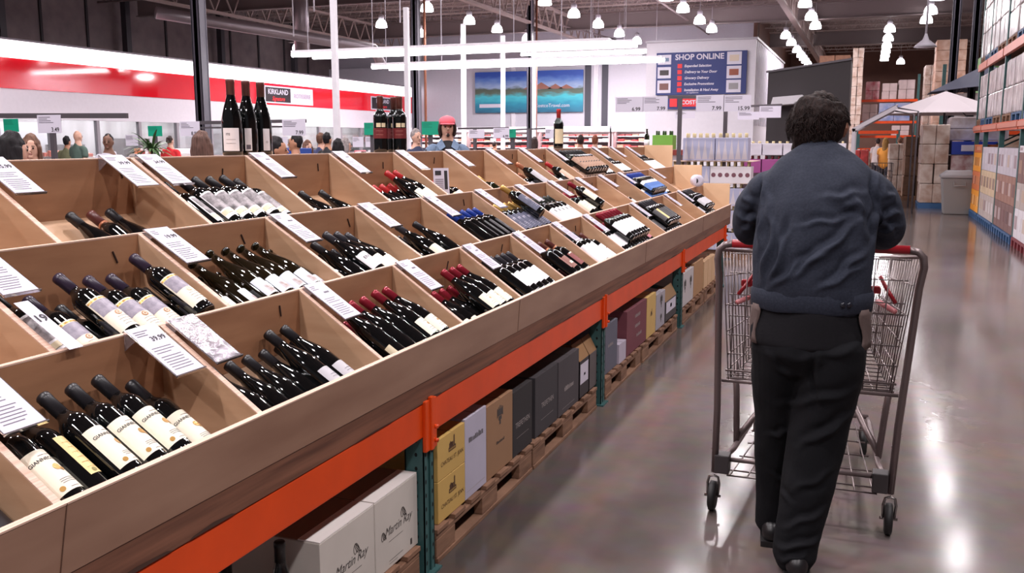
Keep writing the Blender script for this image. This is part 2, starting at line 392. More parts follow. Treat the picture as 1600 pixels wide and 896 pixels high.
# ---------------------------------------------------------------- high bay lamps
dome_m = M('glowing_dome', (255, 250, 255), .4, emit=10.0)
lamp_grey = M('lamp_housing', (186, 180, 190), .4)
def lamp_proto():
    t = thing('high_bay_lamp', 'x', 'lamp', (0, 0, 0), group='high bay lamps under the roof')
    MB().lathe([(.27, 0), (.275, .03), (.265, .14), (.23, .25), (.17, .33), (.1, .37)], 20).build('dome', dome_m, t)
    MB().lathe([(.1, .37), (.13, .38), (.13, .56), (.08, .6), (.02, .6)], 14).build('housing', lamp_grey, t)
    MB().tube([(0, 0, .58), (0, 0, 1.24)], .012, 6).build('rod', lamp_grey, t)
    index_kids(t); return t
lamp0 = lamp_proto(); first = [True]
def lamp(x, y, z, label):
    if first[0]:
        lamp0.location = (x, y, z); lamp0['label'] = label; first[0] = False; return lamp0
    return copy_tree(lamp0, Matrix.Translation((x, y, z)), label)
ordn = ['nearest', 'second nearest', 'third nearest', 'fourth nearest', 'fifth nearest', 'sixth nearest', 'seventh nearest', 'eighth nearest', 'ninth nearest', 'tenth nearest']
def lamp_row(x, ys, rowname, z=7.0):
    for k, y in enumerate(ys):
        lamp(x, y, z, '%s lamp of the dome row %s' % (ordn[k], rowname))
lamp_row(-32.3, [48.76], 'over the deli roof at far left')
lamp_row(-22.25, [40.83, 45.0], 'left of the middle dark column')
lamp_row(-17.76, [36.6, 41.1, 44.6, 49], 'just right of the middle dark column')
lamp_row(-12.5, [36.59, 40.57, 44.53, 48.64, 52.6], 'above the beach poster')
lamp_row(-7.68, [37.1, 40.6, 44.8, 48.35], 'above the blue shopping sign')
lamp_row(-2.75, [40.86, 45.2, 48.8], 'above the dark booth')
lamp_row(-4.45, [52.68, 56.5, 61.03, 64.5, 67, 69.3, 72], 'running back over the dark booth', 7.0)
lamp_row(.66, [51.5, 56, 60, 63.5, 66.5, 69.4], 'running down the middle of the far aisle')
lamp_row(2.17, [40.73, 45.04, 48.3], 'at the upper right above the umbrellas')
lamp_row(1.77, [72.56], 'alone at the end of the far aisle')
lamp_row(4.4, [27.5, 29.2], 'by the right hand rack', 4.45)
# ceiling fan with a long stem
t = thing('ceiling_pendant', 'white cone pendant on a long stem hanging over the far aisle', 'pendant', (1.55, 34, 4.55))
MB().lathe([(.36, 4.72 - .1), (.3, 4.7), (.1, 4.86), (.05, 5.0), (.04, 5.05)], 18, Matrix.Translation((1.55, 34, 0))).build('cone', lamp_grey, t)
MB().tube([(1.55, 34, 5.0), (1.55, 34, 8.8)], .035, 8).build('stem', lamp_grey, t)
# fluorescent runs
tube_m = M('fluorescent_tube', (255, 250, 255), .4, emit=14.0)
def strip(y, x0, x1, z, label):
    t = thing('fluorescent_fixture', label, 'light fixture', ((x0 + x1) / 2, y, z), group='suspended fluorescent runs')
    MB().box(x0, x1, y - .12, y + .12, z + .05, z + .12).box(x0 + .3, x1 + .5, y + .3, y + .44, z + .05, z + .10).build('housing', white_enamel, t)
    MB().tube([(x0, y - .05, z), (x1, y - .05, z)], .065, 8).build('tube', tube_m, t)
    MB().tube([(x0 + .4, y + .4, z - .03), (x1 + .6, y + .4, z - .03)], .065, 8).build('tube', tube_m, t)
    m = MB()
    for k in range(5): xx = x0 + .5 + k * (x1 - x0 - 1) / 4; m.tube([(xx, y, z + .1), (xx, y, 8.8)], .012, 5)
    m.build('hanger', lamp_grey, t)
    area_light('tube_light', ((x0 + x1) / 2, y, z - .09), x1 - x0, TUBE_W, sy=.15, color=(.98, .96, 1)).parent = None
strip(23.2, -15.5, -6.2, 4.0, 'nearer and higher of the two long suspended fluorescent light runs')
strip(27.8, -15.5, -6.45, 4.0, 'farther and lower of the two long suspended fluorescent light runs')
strip(42, -15.5, -8.6, 5.6, 'added fluorescent run hidden behind the higher one, reflecting in the red band')  # extra run, put in for its reflection on the red band
# silver ducts
spiral = M('spiral_duct', (150, 140, 146), .35, metal=.7, bump=.6, vscale=3, stretch=(.3, .3, 9))
tag(MB().tube([(-24.5, 28, 6.2), (-22.5, 31.2, 5.9), (-20, 36, 5.5), (-20, 36.6, 4.9)], .22, 14).build('air_duct', spiral), 'curved silver air duct high above the red deli band', 'duct')
tag(MB().tube([(-22.6, 34.5, 5.3), (-22.6, 34.5, 8.8)], .32, 14).build('air_duct', spiral), 'upright silver air duct above the deli wall', 'duct')
m = MB()
for (a, b) in (((-27, 12, 7.9), (12, 40, 7.9)), ((-20, 8, 7.6), (-14, 60, 7.6)), ((-33, 34, 7.8), (8, 34, 7.8)), ((-9, 10, 7.7), (-9, 70, 7.7))): m.tube([a, b], .05, 6)
m.build('ceiling_pipes', M('pipe_paint', (140, 122, 122), .5), ceil)
# drop rods hanging on the left
for k, (x, y) in enumerate(((-16, 13), (-16.5, 15), (-14, 22), (-13, 25), (-18, 27))):
    tag(MB().tube([(x, y, 5.0), (x, y, 8.8)], .02, 6).build('hanging_rod', lamp_grey), 'thin rod hanging from the roof above the red band, number %s from the left' % ['one', 'two', 'three', 'four', 'five'][k], 'rod', 'thin rods hanging from the roof')
# back wall poster and meat cases
def at(px, py, d):
    v = fw * F_PX + rt * (px - 800) + uv_ * (448 - py); return Vector((0, 0, CAM_H)) + v * (d / v.y)
t = thing('beach_poster', 'wide poster of a blue lagoon with huts on the back wall', 'poster', (-19.5, 54.8, 3.3))
def poster_mat():
    m = bpy.data.materials.new('lagoon_print'); m.use_nodes = True; nt = m.node_tree; b = nt.nodes['Principled BSDF']; b.inputs['Roughness'].default_value = .4
    tc = nt.nodes.new('ShaderNodeTexCoord'); sp = nt.nodes.new('ShaderNodeSeparateXYZ'); nt.links.new(tc.outputs['Generated'], sp.inputs[0])
    n = nt.nodes.new('ShaderNodeTexNoise'); n.inputs['Scale'].default_value = 9; nt.links.new(tc.outputs['Generated'], n.inputs['Vector'])
    ad = nt.nodes.new('ShaderNodeMath'); ad.operation = 'MULTIPLY_ADD'; ad.inputs[1].default_value = .22; nt.links.new(n.outputs['Fac'], ad.inputs[0]); nt.links.new(sp.outputs['Z'], ad.inputs[2])
    r = nt.nodes.new('ShaderNodeValToRGB'); nt.links.new(ad.outputs[0], r.inputs[0]); e = r.color_ramp.elements
    e[0].position = .1; e[0].color = lin((38, 96, 128)); e[1].position = 1.1; e[1].color = lin((44, 80, 170))
    for p, c in ((.32, (40, 140, 170)), (.5, (70, 190, 205)), (.58, (92, 104, 92)), (.68, (80, 92, 80)), (.74, (150, 170, 205)), (.9, (84, 120, 190))):
        x = e.new(p); x.color = lin(c)
    nt.links.new(r.outputs[0], b.inputs['Base Color']); return m
MB().box(-23.3, -16.25, 54.75, 54.82, 3.35, 5.85).build('print', poster_mat(), t)
m = MB()
for k, (x, w, h) in enumerate(((-19.6, .5, .25), (-18.9, .7, .4), (-18.0, .5, .3), (-17.3, .5, .25))):
    m.add([(x - w, 54.74, 4.75), (x + w, 54.74, 4.75), (x, 54.74, 4.75 + h)], [(0, 1, 2)])
m.build('printed_huts', M('hut_print', (146, 96, 84), .5), t)
m = MB(); quad(m, (-22.3, 54.74, 3.75), (1, 0, 0), (0, 0, 1), -.7, .9, -.08, .14); m.build('printed_boat', paper, t)
m = MB(); put_text(m, 'CostcoTravel.com', .3, (-18.2, 54.73, 3.75), (1, 0, 0), (0, 0, 1)); m.build('lettering', paper, t)
# refrigerated cases along the back wall
pk = [M('meat_pink', (190, 96, 88), .4), M('meat_red', (160, 60, 62), .4), M('pack_white', (240, 232, 238), .35), M('pack_peach', (196, 130, 112), .4)]
case_in = M('case_inner', (150, 130, 132), .5)
casel = [(-27.0, -22.6), (-22.5, -18.1), (-18.0, -13.6), (-13.5, -9.1), (-9.0, -6.4)]
cn = ['leftmost', 'second from left', 'middle', 'second from right', 'rightmost']
for i, (x0, x1) in enumerate(casel):
    t = thing('refrigerated_case', cn[i] + ' of the white open refrigerated meat cases under the back wall', 'refrigerated case', ((x0 + x1) / 2, 52.5, 0), group='refrigerated cases on the back wall')
    m = MB(); m.box(x0, x1, 52.9, 53.0, 0, 2.3); m.box(x0, x0 + .1, 51.2, 53, 0, 2.3); m.box(x1 - .1, x1, 51.2, 53, 0, 2.3); m.box(x0, x1, 51.2, 53, 0, .5)
    m.build('case_body', case_in, t)
    MB().box(x0, x1, 51.1, 53, 2.12, 2.42).build('canopy', white_enamel, t)
    for z in (.85, 1.2, 1.55, 1.85): MB().box(x0 + .1, x1 - .1, 51.6 + (z - .85) * .4, 52.9, z, z + .03).build('shelf', white_enamel, t)
    area_light('case_light', ((x0 + x1) / 2, 51.5, 2.08), x1 - x0 - .3, 60, sy=.1, rot=(.5, 0, 0))
pd = [MB().box(0, .34, 0, .3, 0, .1).data('meat_package', q) for q in pk]
cnt = 0; rm = random.Random(4)
ORDW = ['first', 'second', 'third', 'fourth', 'fifth', 'sixth', 'seventh', 'eighth', 'ninth', 'tenth', 'eleventh', 'twelfth', 'thirteenth', 'fourteenth', 'fifteenth', 'sixteenth']
for i, (x0, x1) in enumerate(casel):
    for si, z in enumerate((.88, 1.23, 1.58, 1.88)):
        n = int((x1 - x0 - .3) / .4)
        for k in range(n):
            o = bpy.data.objects.new('meat_package', pd[rm.randrange(4)]); COL.objects.link(o)
            o.location = (x0 + .18 + k * .4, 51.62 + (z - .85) * .4, z + .001); o.rotation_euler = (0, 0, random.uniform(-.05, .05)); o.scale = (1, 1, random.uniform(.8, 1.9) if z < 1.8 else 1)
            tag(o, '%s wrapped meat package from left, %s shelf of the %s meat case' % (ORDW[k], ['bottom', 'second', 'third', 'top'][si], cn[i]), 'package', 'meat packages, %s case %s shelf' % (cn[i], ['bottom', 'second', 'third', 'top'][si])); cnt += 1
# pallet rack with wrapped goods at left corner (warm cases), the white shop box with the blue sign
sx0, sx1, sy = -8.62, -4.3, 38.0
t = thing('white_office_box', 'white raised office box carrying the blue SHOP ONLINE sign', 'booth', ((sx0 + sx1) / 2, sy + 5, 0))
m = MB(); m.box(sx0, sx1, sy, 50.5, 0, 5.5)
m.build('body', M('office_white', (222, 216, 226), .5, var=.02), t)
MB().box(sx0 - .05, sx1 + .05, sy - .05, 50.55, 5.5, 5.58).build('roof_edge', lamp_grey, t)
m = MB()
for k in range(24): m.box(sx1, sx1 + .03, sy + .3 + k * .5, sy + .42 + k * .5, 2.2, 5.45)
m.build('wall_ribs', M('rib_white', (226, 222, 234), .35), t)
t = thing('shopping_sign', 'dark blue SHOP ONLINE sign with red list icons and product pictures', 'sign', (-6.4, sy - .1, 3.4))
navy = M('sign_navy', (40, 52, 116), .5); sred = M('sign_red', (226, 40, 50), .5)
MB().box(-8.18, -4.62, sy - .12, sy - .04, 3.42, 5.08).build('board', navy, t)
def fr_(x, z): return (x, sy - .13, z)
m = MB(); put_text(m, 'SHOP ONLINE', .30, fr_(-6.46, 4.88), (1, 0, 0), (0, 0, 1), bold=.008)
for k, w in enumerate(('Expanded Selection', 'Delivery to Your Door', 'Grocery Delivery', 'Exclusive Promotions', 'Installation & Haul Away')):
    V, _ = text_data(w, .135, .2); wd = max(v[0] for v in V)
    q_ = MB(); put_text(q_, w, .135, fr_(-7.05 + wd, 4.54 - k * .235), (1, 0, 0), (0, 0, 1), shear=.2, bold=.004); q_.build('list_line', paper, t)
    ic = MB().box(-7.32, -7.14, sy - .135, sy - .12, 4.46 - k * .235, 4.63 - k * .235); ic.build('list_icon', sred, t)
put_text(m, 'on appliances', .09, fr_(-6.7, 3.5), (1, 0, 0), (0, 0, 1))
m.build('headline', paper, t)
pics = [((-8.12, -7.58), 4.62, 5.0), ((-8.12, -7.58), 4.08, 4.52), ((-8.12, -7.58), 3.5, 4.0), ((-5.38, -4.82), 4.56, 5.04), ((-5.38, -4.82), 4.02, 4.5), ((-5.38, -4.82), 3.48, 3.96)]
inks = [(110, 130, 160), (60, 50, 52), (120, 80, 76), (214, 196, 180), (150, 80, 60), (150, 146, 150)]
for (xx, z0, z1), c in zip(pics, inks):
    p_ = MB().box(xx[0], xx[1], sy - .14, sy - .12, z0, z1).build('picture_panel', paper, t)
    xm = (xx[0] + xx[1]) / 2; MB().box(xm - .18, xm + .18, sy - .15, sy - .14, z0 + .12, z1 - .12).build('pictured_product', M('picture_%d_%d' % (c[0], c[1]), c, .5), p_)
MB().box(-8.0, -6.2, sy - .12, sy - .04, 2.86, 3.36).build('lower_board', navy, t)
MB().box(-7.6, -7.3, sy - .15, sy - .12, 2.95, 3.27).box(-7.1, -6.25, sy - .15, sy - .12, 2.95, 3.27).build('red_panels', sred, t)
m = MB(); put_text(m, 'COSTCO', .22, (-6.68, sy - .155, 3.11), (1, 0, 0), (0, 0, 1), bold=.006); m.build('store_lettering', paper, t)
# ================================================================ WINE DISPLAY
RAIL = [(-1.40, .864), (-1.715, 1.0715), (-2.05, 1.275), (-2.39, 1.494)]
DEP = .19; YS, YE = -.3, 10.55
def step(row):
    (a, za), (b, zb) = RAIL[row], RAIL[row + 1]; s = (zb - za) / (a - b); q = math.hypot(1, s); return s, Vector((-1 / q, 0, s / q)), Vector((s / q, 0, 1 / q))
disp = thing('wine_display', 'long stepped plywood wine bin display with three sloping rows of compartments', 'display', (-1.9, 5, .65))
TH = .018
# rails (each a board across the whole length)
def board(x0, x1, y0, y1, z0, z1, mat, name='rail', bev=.0015): return MB().box(x0, x1, y0, y1, z0, z1).build(name, mat, disp, bevel=bev)
board(-1.40 - TH, -1.40, YS, YE, .724, .862, ply_front, 'front_board')
board(-1.40 - TH, -1.40 + .001, YS, YE, .862, .866, ply_edge, 'front_edge', 0)
board(-1.44, -1.402, YS, YE, .648, .724, lumber, 'front_lumber')
for i in (1, 2, 3):
    x, z = RAIL[i]; d = DEP + .02
    board(x - TH, x, YS, YE, z - d - .02, z - .002, ply_back, 'rail')
    board(x - TH, x + .0005, YS, YE, z - .002, z + .002, ply_edge, 'rail_edge', 0)
# sloping floors
for row in range(3):
    (a, za), (b, zb) = RAIL[row], RAIL[row + 1]
    m = MB(); t_ = .012
    V = []
    for z_off in (-DEP - t_, -DEP):
        V += [(a - TH, YS, za + z_off), (a - TH, YE, za + z_off), (b, YE, zb + z_off), (b, YS, zb + z_off)]
    m.hexa(V); m.build('bin_floor', ply, disp)
DIV = {0: [1.275 + .642 * k for k in (-2, -1, 0, 1, 2, 3, 4, 5, 6, 7, 9, 11, 12)],
       1: [1.58 + .638 * k for k in (-2, -1, 0, 1, 2, 3, 4, 5, 6, 7, 8, 9, 10, 12)],
       2: [1.935 + .638 * k for k in (-2, -1, 0, 1, 2, 3, 4, 5, 6, 7, 8, 10, 11, 12)]}
for row in range(3):
    (a, za), (b, zb) = RAIL[row], RAIL[row + 1]
    for y in DIV[row]:
        V = []
        for yy in (y - TH / 2, y + TH / 2): V += [(a - TH, yy, za - DEP), (b, yy, zb - DEP), (b, yy, zb - .002), (a - TH, yy, za - .002)]
        MB().add(V, [(0, 1, 2, 3), (7, 6, 5, 4), (0, 4, 5, 1), (1, 5, 6, 2), (2, 6, 7, 3), (3, 7, 4, 0)]).build('divider', ply, disp, bevel=.001)
        V = []
        for yy in (y - TH / 2, y + TH / 2): V += [(a - TH, yy, za - .002), (b, yy, zb - .002), (b, yy, zb + .0015), (a - TH, yy, za + .0015)]
        MB().add(V, [(0, 1, 2, 3), (7, 6, 5, 4), (0, 4, 5, 1), (1, 5, 6, 2), (2, 6, 7, 3), (3, 7, 4, 0)]).build('divider_edge', ply_edge, disp)
    # upright end panels at the far end, standing proud of the bins
    m = MB(); m.box(b, a - TH, YE - .018, YE, za - DEP - .02, zb + .02)
    m.build('end_panel', M('fresh_plywood', (232, 196, 160), .5, rgb2=(216, 176, 140), vscale=3), disp, bevel=.001)
# back ledge and carcass
board(-2.62, -2.39 - TH, YS, YE, 1.474, 1.492, ply, 'ledge')
board(-2.62, -2.60, YS, YE, .66, 1.474, ply_back, 'back_board')
for y in (-.25, 2.4, 5, 7.6, 10.4): board(-2.6, -1.45, y, y + .03, .655, .672, ply_back, 'bearer')
# screws, staples and joints in the boards
m = MB(); rr_ = random.Random(3)
for row in (0, 1, 2):
    b, zb = RAIL[row + 1]
    for y in DIV[row]:
        if rr_.random() < .8 and y < 8:
            yy = y - rr_.uniform(.05, .16); dz = rr_.uniform(.03, .05)
            MB().beam((b + .002, yy, zb - dz), (b + .002, yy + rr_.uniform(-.02, .02), zb - dz - .035), .004, .004).build('staple', M('dark_split', (50, 28, 22), .8), disp)
m = MB()
for y in (1.28, 3.78, 6.3, 8.7): m.beam((-1.3995, y, .865), (-1.3995, y - .03, .724), .002, .002, up=(1, 0, 0))
m.build('board_joint', M('joint_line', (92, 62, 48), .8), disp)
# torn lower edge of the lumber
m = MB(); r5 = random.Random(5)
for k in range(16):
    y = .5 + k * .55 + r5.random() * .3; w = r5.uniform(.08, .28); h = r5.uniform(.004, .012)
    m.add([(-1.4008, y, .649), (-1.4008, y + w, .649), (-1.4008, y + w * .9, .649 + h * .6), (-1.4008, y + w * .5, .649 + h), (-1.4008, y + w * .1, .649 + h * .5)], [(0, 1, 2, 3, 4)])
m.build('split_marks', M('lumber_split', (70, 44, 34), .8), disp)

# ---------------------------------------------------------------- pallet rack under it
rack = thing('pallet_rack', 'pallet rack with bright orange beams and teal uprights carrying the wine bins', 'rack', (-1.9, 5, 0))
PY = [.42, 2.86, 5.22, 7.72, 10.16]
for i in range(4):
    y0, y1 = PY[i] + .04, PY[i + 1] - .04
    for (x, s) in ((-1.405, 1), (-2.5, -1)):
        m = MB(); m.box(x - .05, x, y0, y1, .524, .646)
        m.build('beam', orange, rack, bevel=.004)
m = MB(); m.box(-1.455, -1.405, -.4, PY[0] - .04, .524, .646); m.build('beam', orange, rack)
for y in PY:
    for x in (-1.405, -2.5):
        m = MB(); m.box(x - .075, x - .07, y - .04, y + .04, 0, .65); m.box(x - .075, x, y - .04, y - .035, 0, .65); m.box(x - .075, x, y + .035, y + .04, 0, .65)
        m.box(x - .004, x, y - .04, y - .012, 0, .65); m.box(x - .004, x, y + .012, y + .04, 0, .65); m.box(x - .012, x - .006, y - .014, y + .014, 0, .65)
        u = m.build('upright', teal, rack)
        h = MB()
        for k in range(11):
            z = .05 + k * .051
            for dy in (-.026, .026): disc(h, (x + .0008, y + dy, z), (0, 1, 0), (0, 0, 1), .005, .009, 8)
            disc(h, (x - .03, y - .0408, z), (-1, 0, 0), (0, 0, 1), .006, .008, 8)
        h.build('slot', black_hole, u)
        MB().box(x - .1, x + .02, y - .06, y + .06, 0, .008).build('foot', teal, u)
    m = MB(); m.box(-1.406, -1.392, y - .045, y + .045, .47, .655); m.box(-1.40, -1.385, y - .012, y + .012, .47, .665)
    c = m.build('connector', orange, rack, bevel=.003)
    m = MB()
    for z in (.5, .55): m.tube([(-1.39, y + .02, z), (-1.376, y + .02, z)], .008, 8)
    m.build('bolt', orange, c)
    m = MB(); m.beam((-2.5, y, .1), (-1.45, y, .3), .03, .03); m.beam((-2.5, y, .5), (-1.45, y, .3), .03, .03); m.build('brace', teal, rack)

# ---------------------------------------------------------------- pallets
def pallet(name, x0, x1, y0, y1, label, mat, group=None, along='x', h=.13):
    t = thing(name, label, 'pallet', ((x0 + x1) / 2, (y0 + y1) / 2, 0), group=group)
    for k in range(3):
        yy = y0 + k * (y1 - y0 - .045) / 2
        m = MB(); m.box(x0, x1, yy, yy + .045, .015, h - .018); m.build('stringer', mat, t, bevel=.003)
    xs = (x1 - x0)
    for zz in ((h - .018, h), (0, .016)):
        n = 7 if zz[0] > .05 else 3
        for k in range(n):
            xx = x1 - .09 - k * (xs - .09) / (n - 1)
            m = MB(); m.box(xx, xx + .09, y0, y1, zz[0], zz[1]); m.build('deck_board', mat, t, bevel=.002)
    # notched blocks under the front lip
    return t
pallet_spots = [(1.75, 2.8, 'wooden pallet under the two white cases, nearest'), (2.94, 3.99, 'wooden pallet under the yellow, lilac, kraft and black cases'),
                (4.01, 5.12, 'wooden pallet under the dark cases just before the second teal upright'), (5.32, 6.26, 'wooden pallet under the maroon case'),
                (6.32, 7.6, 'wooden pallet under the yellow and dark labelled cases past the maroon one'), (7.84, 8.95, 'wooden pallet just past the third teal upright'), (9.0, 10.05, 'wooden pallet at the far end of the wine display')]
def pallet2(y0, y1, label):
    t = thing('wood_pallet', label, 'pallet', (-1.9, (y0 + y1) / 2, 0), group='wooden pallets under the wine display')
    x1 = -1.412; x0 = -2.35
    for k in range(3):           # boards along Y front/middle/back, bottom
        xx = x1 - .09 - k * (x1 - x0 - .09) / 2
        MB().box(xx, xx + .09, y0, y1, 0, .018).build('bottom_board', pallet_wood, t, bevel=.002)
    for k in range(3):
        xx = x1 - .045 - k * (x1 - x0 - .045) / 2
        m = MB()
        m.box(xx, xx + .04, y0, y1, .09, .112)      # notched stringer: rail plus three feet
        L = y1 - y0
        for (a, b) in ((0, .16), (.42, .58), (.84, 1)): m.box(xx, xx + .04, y0 + a * L, y0 + b * L, .018, .09)
        m.build('stringer', pallet_wood, t, bevel=.003)
    for k in range(7):
        yy = y0 + k * (y1 - y0 - .1) / 6
        MB().box(x0, x1, yy, yy + .1, .112, .13).build('deck_board', pallet_wood, t, bevel=.002)
    return t
for a in pallet_spots: pallet2(*a)

# ---------------------------------------------------------------- wine cases
def case(y0, y1, z0, z1, rgb, label, marks=None, depth=.34, x=-1.43, rough=.7, side=None, open_top=False, name='wine_case', cat='box', flaps=None):
    t = thing(name, label, cat, (x - depth / 2, (y0 + y1) / 2, z0))
    mm = M('card_%d_%d_%d' % rgb, rgb, rough, var=.04, vscale=6)
    if open_top:
        m = MB(); w = .005
        m.box(x - w, x, y0, y1, z0, z1); m.box(x - depth, x - depth + w, y0, y1, z0, z1); m.box(x - depth, x, y0, y0 + w, z0, z1); m.box(x - depth, x, y1 - w, y1, z0, z1); m.box(x - depth, x, y0, y1, z0, z0 + w)
        m.build('body', mm, t)
        f = MB(); f.hexa([(x, y0, z1), (x - .002, y1, z1), (x - .006, y1, z1), (x - .006, y0, z1)] + [(x + .0 - .05, y0, z1 + .09), (x - .05, y1, z1 + .09), (x - .055, y1, z1 + .09), (x - .055, y0, z1 + .09)])
        f.build('flap', mm if not flaps else M('card_%d_%d_%d' % flaps, flaps, .8), t)
        f = MB(); f.beam((x - .1, y1 - .003, z1 + .05), (x - .1, y1 - .003, z1), .12, .004, up=(0, 1, 0)); f.build('flap', mm if not flaps else MATS['card_%d_%d_%d' % flaps], t)
    else:
        b = MB().box(x - depth, x, y0, y1, z0, z1).build('body', mm, t, bevel=.002)
        s = MB(); s.box(x - depth, x, (y0 + y1) / 2 - .0008, (y0 + y1) / 2 + .0008, z1, z1 + .0008); s.build('lid_seam', M('seam_shadow', (70, 58, 52), .9), t)
    for k in (marks or []):
        kind, rest = k[0], k[1:]
        m = MB(); R_, U_ = (0, 1, 0), (0, 0, 1)
        if kind == 'text':
            s_, yy, zz, size, col = rest[:5]; sh = rest[5] if len(rest) > 5 else 0
            put_text(m, s_, size, (x + .0008, yy, zz), R_, U_, shear=sh); nm = 'lettering'
        elif kind == 'patch':
            a, b_, c, d, col = rest; quad(m, (x + .0006, 0, 0), R_, U_, a, b_, c, d); nm = 'label_patch'
        elif kind == 'worn':       # print too faint to read
            yy, zz, size, col = rest; nm = 'faint_print'; rq = random.Random(int(yy * 1000))
            a = yy - size * 2
            while a < yy + size * 2: w_ = rq.uniform(.1, .3) * size; quad(m, (x + .0008, 0, 0), R_, U_, a, a + w_, zz - size * .3, zz + size * rq.uniform(.1, .4)); a += w_ + size * .15
        elif kind == 'curl':
            yy, zz, s_, col = rest; nm = 'flourish'
            for q in range(3):
                pts = [(x + .0008, yy + s_ * (q * .25 + .5 * math.cos(a * .5 + q) * (1 - a / 16)), zz + s_ * (.7 * math.sin(a * .5) * (1 - a / 20))) for a in range(14)]
                m.tube(pts, .0009, 4)
        elif kind == 'house':
            yy, zz, s_, col = rest; nm = 'house_emblem'
            o = (x + .0008, yy, zz)
            quad(m, o, R_, U_, -s_, s_, -s_ * .5, 0); quad(m, o, R_, U_, -s_ * .8, -s_ * .1, 0, s_ * .35); quad(m, o, R_, U_, s_ * .4, s_ * .7, 0, s_ * 1.0); quad(m, o, R_, U_, -s_ * .2, s_ * .3, 0, s_ * .5)
            m.add([(x + .0008, yy - s_ * .9, zz + s_ * .35), (x + .0008, yy, zz + s_ * .35), (x + .0008, yy - s_ * .45, zz + s_ * .7)], [(0, 1, 2)])
            m.add([(x + .0008, yy + s_ * .35, zz + s_), (x + .0008, yy + s_ * .75, zz + s_), (x + .0008, yy + s_ * .55, zz + s_ * 1.3)], [(0, 1, 2)])
            w_ = MB()
            for q in range(6): quad(w_, (x + .0012, yy, zz), R_, U_, -s_ * .85 + q * s_ * .3, -s_ * .72 + q * s_ * .3, -s_ * .38, -s_ * .18)
            mm2 = mm; m.build(nm, col, t); w_.build('emblem_windows', mm2, t); continue
        elif kind == 'crest':
            yy, zz, s_, col = rest; nm = 'crest'
            o = (x + .0008, yy, zz)
            for (a, b_, c, d) in ((-.5, .5, .1, .7), (-.7, -.55, 0, .8), (.55, .7, 0, .8), (-.35, .35, -.3, .05), (-.15, .15, -.7, -.3), (-.1, .1, .7, 1.0), (-.4, -.25, .7, .9), (.25, .4, .7, .9)): quad(m, o, R_, U_, a * s_, b_ * s_, c * s_, d * s_)
        m.build(nm, col, t)
    return t
cg = M('case_ink', (74, 68, 66), .7); gold_ink = M('case_gold_ink', (120, 92, 44), .7); pale_ink = M('pale_print', (170, 160, 158), .7); brn_ink = M('brown_print', (84, 54, 36), .7)
WC = (206, 198, 190)
case(2.185, 2.505, .131, .392, WC, 'white open-flapped wine case, nearer of two with script lettering', [('text', 'Martin Ray', 2.36, .262, .044, cg, .35), ('curl', 2.245, .255, .03, cg), ('curl', 2.385, .29, .035, cg), ('patch', 2.3, 2.42, .224, .2255, cg)], depth=.42)
case(2.51, 2.815, .131, .392, WC, 'white open-flapped wine case, farther of two, beside the teal upright', [('text', 'Martin Ray', 2.67, .262, .044, cg, .35), ('curl', 2.56, .255, .03, cg), ('curl', 2.70, .29, .035, cg), ('patch', 2.6, 2.7, .224, .2255, cg), ('patch', 2.6, 2.7, .155, .1565, cg), ('patch', 2.6, 2.66, .145, .1462, cg), ('patch', 2.755, 2.768, .15, .172, cg)], depth=.42)
for (y0, y1, lab) in ((2.187, 2.503, 'nearer'), (2.512, 2.813, 'farther')):   # folded lid flaps
    t = [o for o in bpy.data.objects if o.type == 'EMPTY' and o.get('label', '').startswith('white open-flapped') and lab in o['label']][0]
    MB().box(-1.505, -1.4305, y0, y1, .393, .397).build('front_flap', M('flap_white', (240, 232, 228), .6), t)
    MB().box(-1.845, -1.508, y0, y1, .3925, .3955).build('kraft_flap', M('kraft_flap', (150, 122, 106), .8), t)
YC = (206, 168, 96)
def ym(zz): return [('house', 3.115, zz + .025, .033, brn_ink), ('text', 'CHATEAU ST. JEAN', 3.115, zz - .022, .024, brn_ink)]
case(2.985, 3.235, .131, .294, YC, 'yellow wine case with house emblem, lower of the stack', ym(.21)); case(2.985, 3.235, .296, .458, YC, 'yellow wine case with house emblem, upper of the stack', ym(.375))
case(3.238, 3.458, .131, .466, (188, 182, 200), 'lilac white wine case with faint script beside the yellow pair', [('worn', 3.345, .37, .035, cg), ('patch', 3.25, 3.44, .16, .162, pale_ink)], depth=.32)
case(3.462, 3.768, .131, .455, (156, 118, 88), 'kraft brown wine case with a dark crest', [('crest', 3.615, .375, .05, cg), ('worn', 3.615, .265, .022, cg)])
case(3.772, 4.03, .131, .437, (48, 44, 46), 'black wine case at the far end of the kraft crest case', [('text', 'TREFETHEN', 3.9, .27, .036, pale_ink), ('patch', 3.82, 3.98, .21, .2115, pale_ink)])
case(4.075, 4.42, .131, .432, (62, 58, 62), 'dark grey wine case with faint lettering, first on the second-nearest pallet of dark cases', [('text', 'TREFETHEN', 4.26, .27, .036, pale_ink), ('patch', 4.16, 4.35, .2, .2015, pale_ink)])
case(4.435, 4.80, .131, .428, (74, 68, 72), 'charcoal wine case, second of the dark ones', [('worn', 4.62, .26, .04, pale_ink), ('patch', 4.5, 4.72, .16, .1615, pale_ink)])
case(4.815, 5.0, .131, .345, (60, 54, 58), 'low cut-open dark case with a white label, holding kraft flaps', [('patch', 4.83, 4.985, .21, .325, paper), ('patch', 4.9, 4.93, .25, .265, cg)], open_top=True, flaps=(150, 112, 74))
case(5.01, 5.165, .131, .345, (96, 88, 88), 'grey cut-open case just before the second teal upright', open_top=True, flaps=(146, 110, 76))
case(5.36, 5.685, .131, .44, (98, 98, 112), 'slate wine case just past the second teal upright', [('worn', 5.52, .3, .03, pale_ink)], x=-1.44)
case(5.70, 5.885, .131, .26, (190, 180, 196), 'low lilac case squeezed before the maroon case', depth=.3)
